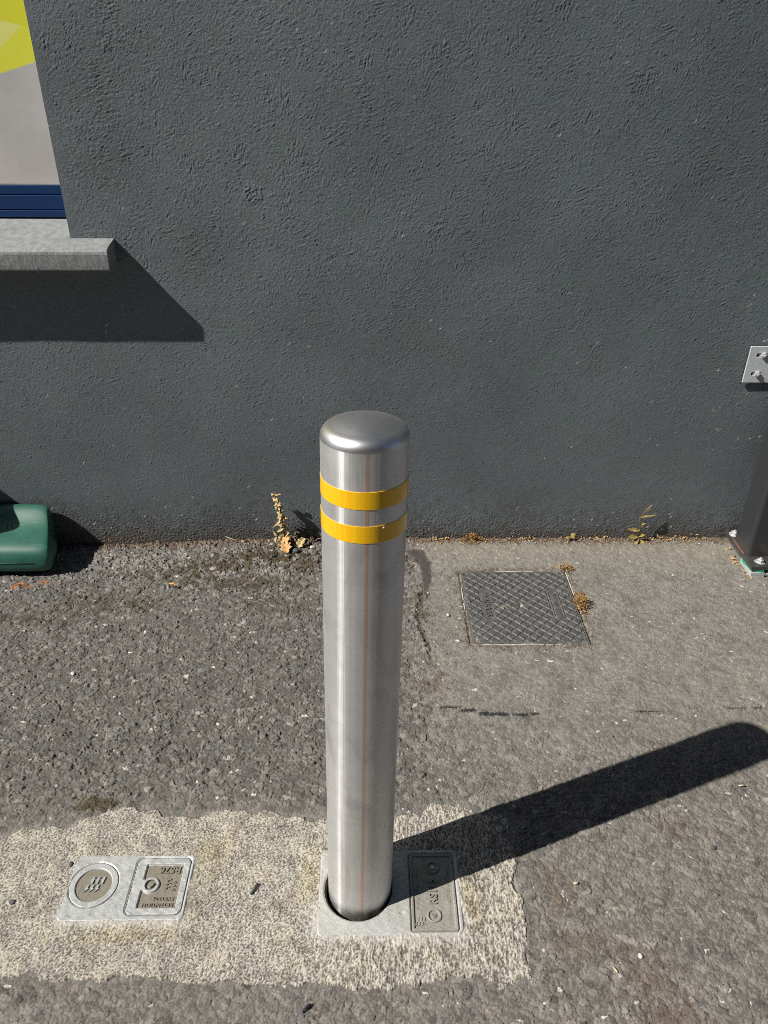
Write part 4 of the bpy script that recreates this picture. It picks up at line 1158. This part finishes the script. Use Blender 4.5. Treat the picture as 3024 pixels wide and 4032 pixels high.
def build_dead_weed():
    bx, by = -0.268, -0.022
    root = empty('dead_weed', (bx, by, 0))
    tag(root, 'withered straw coloured weed standing at the foot of the wall left of the bollard', 'weed')
    P = [(0.0, 0.0, 0.0), (0.004, .004, .03), (-0.001, .0, .064), (0.002, -.004, .098), (-0.006, -.006, .125), (-0.012, -.007, .155), (-0.017, -.008, .183)]
    st = MB(); st.tube(P, [.0022, .002, .0018, .0016, .0014, .0012, .0006], 6)
    st.tube([(0.0, 0, .006), (.03, -.01, .03), (.052, -.004, .022)], [.0014, .001, .0006], 5)
    st.build('stem', MAT['stem'], root, smooth=True)
    lf = MB(); random.seed(3)
    def at(t):
        i = min(int(t * 6), 5); return Vector(P[i]).lerp(Vector(P[i + 1]), t * 6 - i)
    for k in range(46):
        t = random.choice((random.uniform(.60, .98), random.uniform(.60, .95), random.uniform(.02, .9)))
        d = Vector((random.uniform(-1, 1), random.uniform(-1.0, .5), random.uniform(-.9, .5)))
        leaf_geo(lf, at(t), d, Vector((-.6, -.7, .6)) + rv(.5), random.uniform(.012, .022) * (1.1 - .35 * t), random.uniform(.006, .011), random.uniform(-.3, .8))
    for k in range(10):
        leaf_geo(lf, at(random.uniform(.5, .57)), Vector((random.uniform(-1, 1), random.uniform(-1, .1), random.uniform(-1, .3))), Vector((-.6, -.7, .6)) + rv(.3), .018, .009, .5)
    leaf_geo(lf, (-.002, -.002, .086), (-.6, -.3, -.7), (-.4, -.8, .3), .034, .007, -.5)
    leaf_geo(lf, (0, 0, .066), (.9, -.3, -.1), (-.2, -.8, .6), .016, .006, .2); leaf_geo(lf, (0, 0, .066), (-.9, -.3, .05), (-.2, -.8, .6), .016, .006, .2)
    for k in range(16):
        leaf_geo(lf, (random.uniform(-.022, .01), random.uniform(-.02, .0), random.uniform(.004, .05)), rv(1), Vector((-.5, -.7, .6)) + rv(.4), .016, .008, .6)
    lf.build('foliage', MAT['dry'], root)
build_dead_weed()

def oak_leaf(name, loc, rot, L, W, label, mat, seed):
    g = random.Random(seed); v = []; f = []; n = 12
    for i in range(n + 1):
        t = i / n
        w = W * (math.sin(math.pi * (0.05 + 0.92 * t)) ** 0.6) * (1 + 0.28 * math.sin(t * 19 + seed)) * (0.9 + 0.2 * g.random())
        zc = 0.18 * L * math.sin(math.pi * t) + 0.03 * L * math.sin(9 * t + seed)
        for s, q in ((-1, 1), (-.5, .35), (0, 0), (.5, .4), (1, 1)):
            v.append((s * w / 2 * (1 + .1 * g.random()), L * (t - .5), zc + q * 0.22 * W * (0.7 + .6 * g.random())))
    for i in range(n):
        for j in range(4): f.append((i * 5 + j, i * 5 + j + 1, i * 5 + j + 6, i * 5 + j + 5))
    o = mesh_obj(name, v, f, mat, smooth=True, loc=loc); o.rotation_euler = rot
    md = o.modifiers.new('thick', 'SOLIDIFY'); md.thickness = 0.0006
    tag(o, label, 'leaf', 'dry leaves at the wall foot and on the asphalt')
    return o
oak_leaf('dry_leaf', (-0.2545, -0.045, 0.016), (R(38), R(-12), R(-40)), .040, .026, 'curled orange brown dry leaf, upper of the pair under the withered weed', MAT['brownleaf'], 1)
oak_leaf('dry_leaf', (-0.2560, -0.066, 0.010), (R(18), R(-10), R(10)), .040, .028, 'wide orange brown dry leaf lying flat in front of the withered weed', MAT['brownleaf'], 2)
oak_leaf('dry_leaf', (-0.2140, -0.040, 0.012), (R(35), R(20), R(-25)), .036, .020, 'pale straw dry leaf standing right of the withered weed', MAT['dry'], 3)
oak_leaf('dry_leaf', (-0.5560, -0.2417, 0.006), (R(10), R(12), R(70)), .018, .014, 'small tan dry leaf alone on the coarse asphalt left of the bollard', MAT['brownleaf'], 4)

def dead_heap():
    mb = MB(); random.seed(11)
    for k in range(60):
        x = random.gauss(-0.215, .028); y = -abs(random.gauss(.012, .014)) - .002; z = abs(random.gauss(.004, .012)) + .002
        leaf_geo(mb, (x, y, z), rv(1), Vector((-.3, -.5, .8)) + rv(.6), random.uniform(.010, .022), random.uniform(.004, .009), random.uniform(-.4, .8))
    o = mb.build('withered_plant', simple_mat('dark_withered_leaf', (.13, .10, .065), .8, 0, .6, 160))
    tag(o, 'dark withered plant clump between the dead weed and the bollard', 'weed')
dead_heap()

def build_green_weed():
    bx, by = 0.806, -0.020
    root = empty('yellowing_weed', (bx, by, 0))
    tag(root, 'small yellowing green weed with pointed leaves growing from the wall foot left of the post', 'weed')
    P = [(0, 0, 0), (.0015, .0, .02), (.001, -.001, .04), (-.003, -.002, .065), (-.009, -.003, .088), (.002, -.003, .102), (.004, -.004, .115), (.014, -.005, .130)]
    st = MB(); st.tube(P, [.0014, .0014, .0013, .0012, .0011, .001, .0009, .0005], 6); st.build('stem', MAT['stem'], root, smooth=True)
    lf = MB()
    nn = (-.5, -.7, .7)
    for base, d, L, W, cu in (((0, 0, .040), (-1, -.2, .28), .040, .012, .12), ((0, 0, .018), (-1, -.3, .18), .036, .014, .05), ((0, 0, .016), (-.45, -.55, -.75), .036, .013, .15),
                              ((0, 0, .020), (.8, -.3, .5), .020, .010, .5), ((0, 0, .004), (.9, -.5, -.12), .026, .012, .2), ((-.009, -.003, .088), (.95, -.1, .30), .048, .006, .28),
                              ((.004, -.004, .113), (.5, -.1, .8), .026, .004, .1), ((.002, -.003, .108), (.75, -.1, .5), .020, .004, -.1), ((-.002, 0, .062), (.5, -.4, -.5), .014, .006, .4), ((-.002, 0, .060), (.8, -.2, .5), .016, .006, .2)):
        leaf_geo(lf, base, d, nn, L, W, cu, 7)
    lf.build('foliage', MAT['greenleaf'], root)
build_green_weed()

def moss_tuft(name, x, y, rx, ry, n, label, seed, hmax=.02):
    mb = MB(); random.seed(seed)
    for k in range(n):
        a = random.gauss(0, .42); b = random.gauss(0, .42)
        base = Vector((x + a * rx, y + b * ry, 0.001 + random.random() * hmax * max(0, 1 - a * a - b * b)))
        d = rv(1); d.z = abs(d.z)
        leaf_geo(mb, base, d, rv(1), random.uniform(.004, .013), random.uniform(.0012, .0032), random.uniform(-.6, .8), 3)
    o = mb.build(name, MAT['moss']); tag(o, label, 'moss tuft')
moss_tuft('dried_moss', 0.562, -0.325, .026, .052, 360, 'bushy golden brown dried moss tuft growing over the right edge of the inspection cover', 5, .022)
moss_tuft('dried_moss', 0.557, -0.165, .026, .018, 130, 'small golden dried moss tuft above the back right corner of the inspection cover', 6, .010)
moss_tuft('dried_moss', 0.300, -0.012, .030, .016, 260, 'dense golden moss clump at the wall foot above the inspection cover', 8, .024)

def litter():
    mb = MB(); random.seed(21)
    for k in range(260):
        x = random.uniform(0.12, 1.06); y = -abs(random.gauss(.006, .010)) - .002
        if random.random() < .55: x = random.choice((.17, .20, .225, .345, .435, .475, .60, .63, .68, .72, .86, .93, .955, .90)) + random.gauss(0, .010)
        z = .002 + abs(random.gauss(0, .005))
        leaf_geo(mb, (x, y, z), rv(1), Vector((-.4, -.4, .8)) + rv(.6), random.uniform(.003, .009), random.uniform(.0015, .0045), random.uniform(-.4, .8), 3)
    for k in range(70):
        x = random.uniform(-.9, .1)
        leaf_geo(mb, (x, -abs(random.gauss(.008, .012)), .002), rv(1), rv(1), random.uniform(.003, .008), random.uniform(.001, .003), .3, 3)
    for k in range(26):
        t = random.random(); leaf_geo(mb, (1.066 + random.gauss(0, .006), -.05 - .16 * t, .004), rv(1), Vector((-.4, -.4, .8)) + rv(.6), random.uniform(.005, .014), random.uniform(.003, .006), .4, 3)
    o = mb.build('leaf_litter', MAT['litter']); tag(o, 'golden dry leaf crumbs strewn along the foot of the wall', 'leaf litter', kind='stuff')
litter()

def seedling(x, y, label, seed):
    root = empty('seedling', (x, y, 0)); tag(root, label, 'seedling', 'tiny plants at the wall foot')
    random.seed(seed)
    s = MB(); s.tube([(0, 0, 0), (.001, -.002, .012), (-.002, -.003, .020)], [.001, .0009, .0007], 5); s.build('stem', MAT['stem'], root)
    lf = MB()
    for a in range(4):
        t = a * 1.7 + seed; leaf_geo(lf, (0, -.002, .008 + .004 * a), (math.cos(t), -.5 + .4 * math.sin(t), .25), (-.4, -.6, .8), .014, .010, .3)
    lf.build('foliage', MAT['greenleaf'], root)
seedling(0.602, -0.010, 'tiny green seedling at the wall foot above the back right corner of the cover', 2)

def pebble(x, y, s, mat, label, seed, cat='stone', flat=.7):
    bm = bmesh.new(); bmesh.ops.create_icosphere(bm, subdivisions=3, radius=1)
    g = np.random.default_rng(seed); k = g.normal(size=(9, 3)); k /= np.linalg.norm(k, axis=1)[:, None]
    dd = 0.62 + 0.38 * g.random(9)
    for v in bm.verts:
        p = np.array(v.co); q = k @ p; sc = min(1.0, float(np.min(np.where(q > 1e-3, dd / np.maximum(q, 1e-3), 9))))
        v.co = Vector(p * sc)
    me = bpy.data.meshes.new('pebble'); bm.to_mesh(me); bm.free()
    o = link_mesh('pebble', me, MAT[mat], None, smooth=False, loc=(x, y, s[2] * .75))
    o.scale = s; o.rotation_euler = (0, 0, g.random() * 6)
    tag(o, label, cat, 'loose stones on the ground')
pebble(-0.228, -0.072, (.0115, .010, .008), 'dark_stone', 'rounded dark pebble in front of the withered weed by the bollard', 1)
pebble(-0.180, -0.052, (.008, .006, .005), 'pale_stone', 'pale chip of stone near the wall just left of the bollard', 2)
pebble(-0.5545, -1.088, (.0065, .0040, .003), 'dark_stone', 'black stone chip on the concrete left of the round plug plate', 3)
pebble(-0.632, -1.160, (.006, .005, .0035), 'dark_stone', 'grey stone chip lying at the left edge of the concrete strip', 4)
pebble(0.4420, -1.2643, (.0048, .0042, .003), 'pale_stone', 'small white stone on the asphalt right of the concrete strip', 5)
pebble(0.199, -0.372, (.0052, .0045, .004), 'pale_stone', 'white crumb of stone on the asphalt left of the cover', 6)
pebble(-0.7155, -0.5873, (.006, .005, .004), 'pale_stone', 'white stone on the coarse asphalt at the far left', 7)
pebble(0.215, -0.475, (.0065, .004, .003), 'pale_stone', 'flat pale chip on the asphalt near the front left corner of the cover', 8)
pebble(0.640, -1.065, (.0045, .0045, .0035), 'dark_stone', 'small round grey stone on the asphalt below the bollard shadow', 9)

def stick(pts, r, mat, label, grp='bits of twig and stalk'):
    mb = MB(); mb.tube(pts, r, 7); o = mb.build('twig', MAT[mat], None, smooth=True); tag(o, label, 'twig', grp)
stick([(-0.2180, -1.150, .004), (-0.2125, -1.142, .0055), (-0.2065, -1.131, .0055)], [.0022, .0028, .0020], 'dark_stone', 'short dark splinter on the concrete between the two cast plates')
stick([(-0.1120, -1.345, .003), (-0.1060, -1.3385, .005), (-0.0985, -1.334, .004)], [.0018, .0030, .0015], 'dark_stone', 'dark chip of bark on the asphalt in front of the concrete strip')
stick([(-0.446, -0.002, .010), (-0.425, -0.012, .008), (-0.405, -0.023, .005)], [.0009, .0010, .0007], 'twig', 'pale straw stalk leaning at the wall foot left of the weed')
stick([(0.360, -1.135, .003), (0.3675, -1.135, .004)], [.0026, .0024], 'twig', 'short cream stalk on the asphalt right of the lettered lid')
stick([(0.392, -1.282, .003), (0.396, -1.292, .006)], [.0018, .0014], 'twig', 'tiny pale peg standing on the asphalt at the lower right')
stick([(0.745, -0.925, .003), (0.757, -0.925, .004)], [.0018, .0018], 'twig', 'cream stalk on the asphalt below the shadow tip')

# ------------------------------------------------------------------ added unseen brick building behind the viewer: blocks sky light, mirrored in the steel
def build_sky_blocker():
    y = -10.0; x0, x1, h = -13.0, 15.0, 8.4
    root = empty('added_sky_blocker', (1.0, y, 0))
    tag(root, 'added unseen two storey brick building across the street, blocks sky light', 'building')
    m, nt, b = new_mat('added_brown_brick')
    tc = N(nt, 'ShaderNodeTexCoord'); mp = N(nt, 'ShaderNodeMapping'); mp.inputs['Rotation'].default_value = (R(90), 0, 0)
    nt.links.new(tc.outputs['Object'], mp.inputs[0])
    br = N(nt, 'ShaderNodeTexBrick'); br.inputs['Scale'].default_value = 4.4
    br.inputs['Color1'].default_value = (.085, .07, .062, 1); br.inputs['Color2'].default_value = (.12, .095, .08, 1); br.inputs['Mortar'].default_value = (.15, .145, .14, 1)
    nt.links.new(mp.outputs[0], br.inputs[0]); nt.links.new(br.outputs[0], b.inputs['Base Color']); b.inputs['Roughness'].default_value = .85
    MB().box(x0 - 1.0, x1 - 1.0, -6.0, 0, -0.2, h).build('wall', m, root)  # body of the added sky blocker
    MB().add([(x0 - 1.2, .3, h - .1), (x1 - .8, .3, h - .1), (x1 - .8, -3, h + 2.2), (x0 - 1.2, -3, h + 2.2), (x0 - 1.2, -6.3, h - .1), (x1 - .8, -6.3, h - .1)], [(0, 1, 2, 3), (3, 2, 5, 4), (0, 3, 4), (1, 5, 2)]).build('roof', simple_mat('slate_roof', (.07, .07, .08), .7, 0, .2, 8), root)
    wf = simple_mat('white_window_frame', (.7, .7, .68), .5, 0, .05, 5); gl = simple_mat('dark_window_glass', (.02, .025, .03), .08, 0, .1, 2)
    for k in range(9):
        xc = x0 - 1.0 + 1.6 + k * 3.1
        for zc in (1.0, 4.2):
            if zc < 2 and k % 3 == 1:
                d = MB().box(xc - .5, xc + .5, .001, .06, 0, 2.1).build('door', simple_mat('painted_door', (.03, .05, .09), .4, 0, .1, 3), root)
                MB().box(xc + .38, xc + .42, .06, .11, 1.0, 1.12).build('handle', MAT['bolt'], d)
                continue
            w = MB().box(xc - .6, xc + .6, .001, .05, zc, zc + .07).box(xc - .6, xc + .6, .001, .05, zc + 1.33, zc + 1.4).box(xc - .6, xc - .53, .001, .05, zc + .07, zc + 1.33).box(xc + .53, xc + .6, .001, .05, zc + .07, zc + 1.33).box(xc - .53, xc + .53, .001, .05, zc + .67, zc + .73)
            wo_ = w.build('window', wf, root)
            MB().box(xc - .53, xc + .53, .002, .02, zc + .07, zc + .67).box(xc - .53, xc + .53, .002, .02, zc + .73, zc + 1.33).build('pane', gl, wo_)
build_sky_blocker()
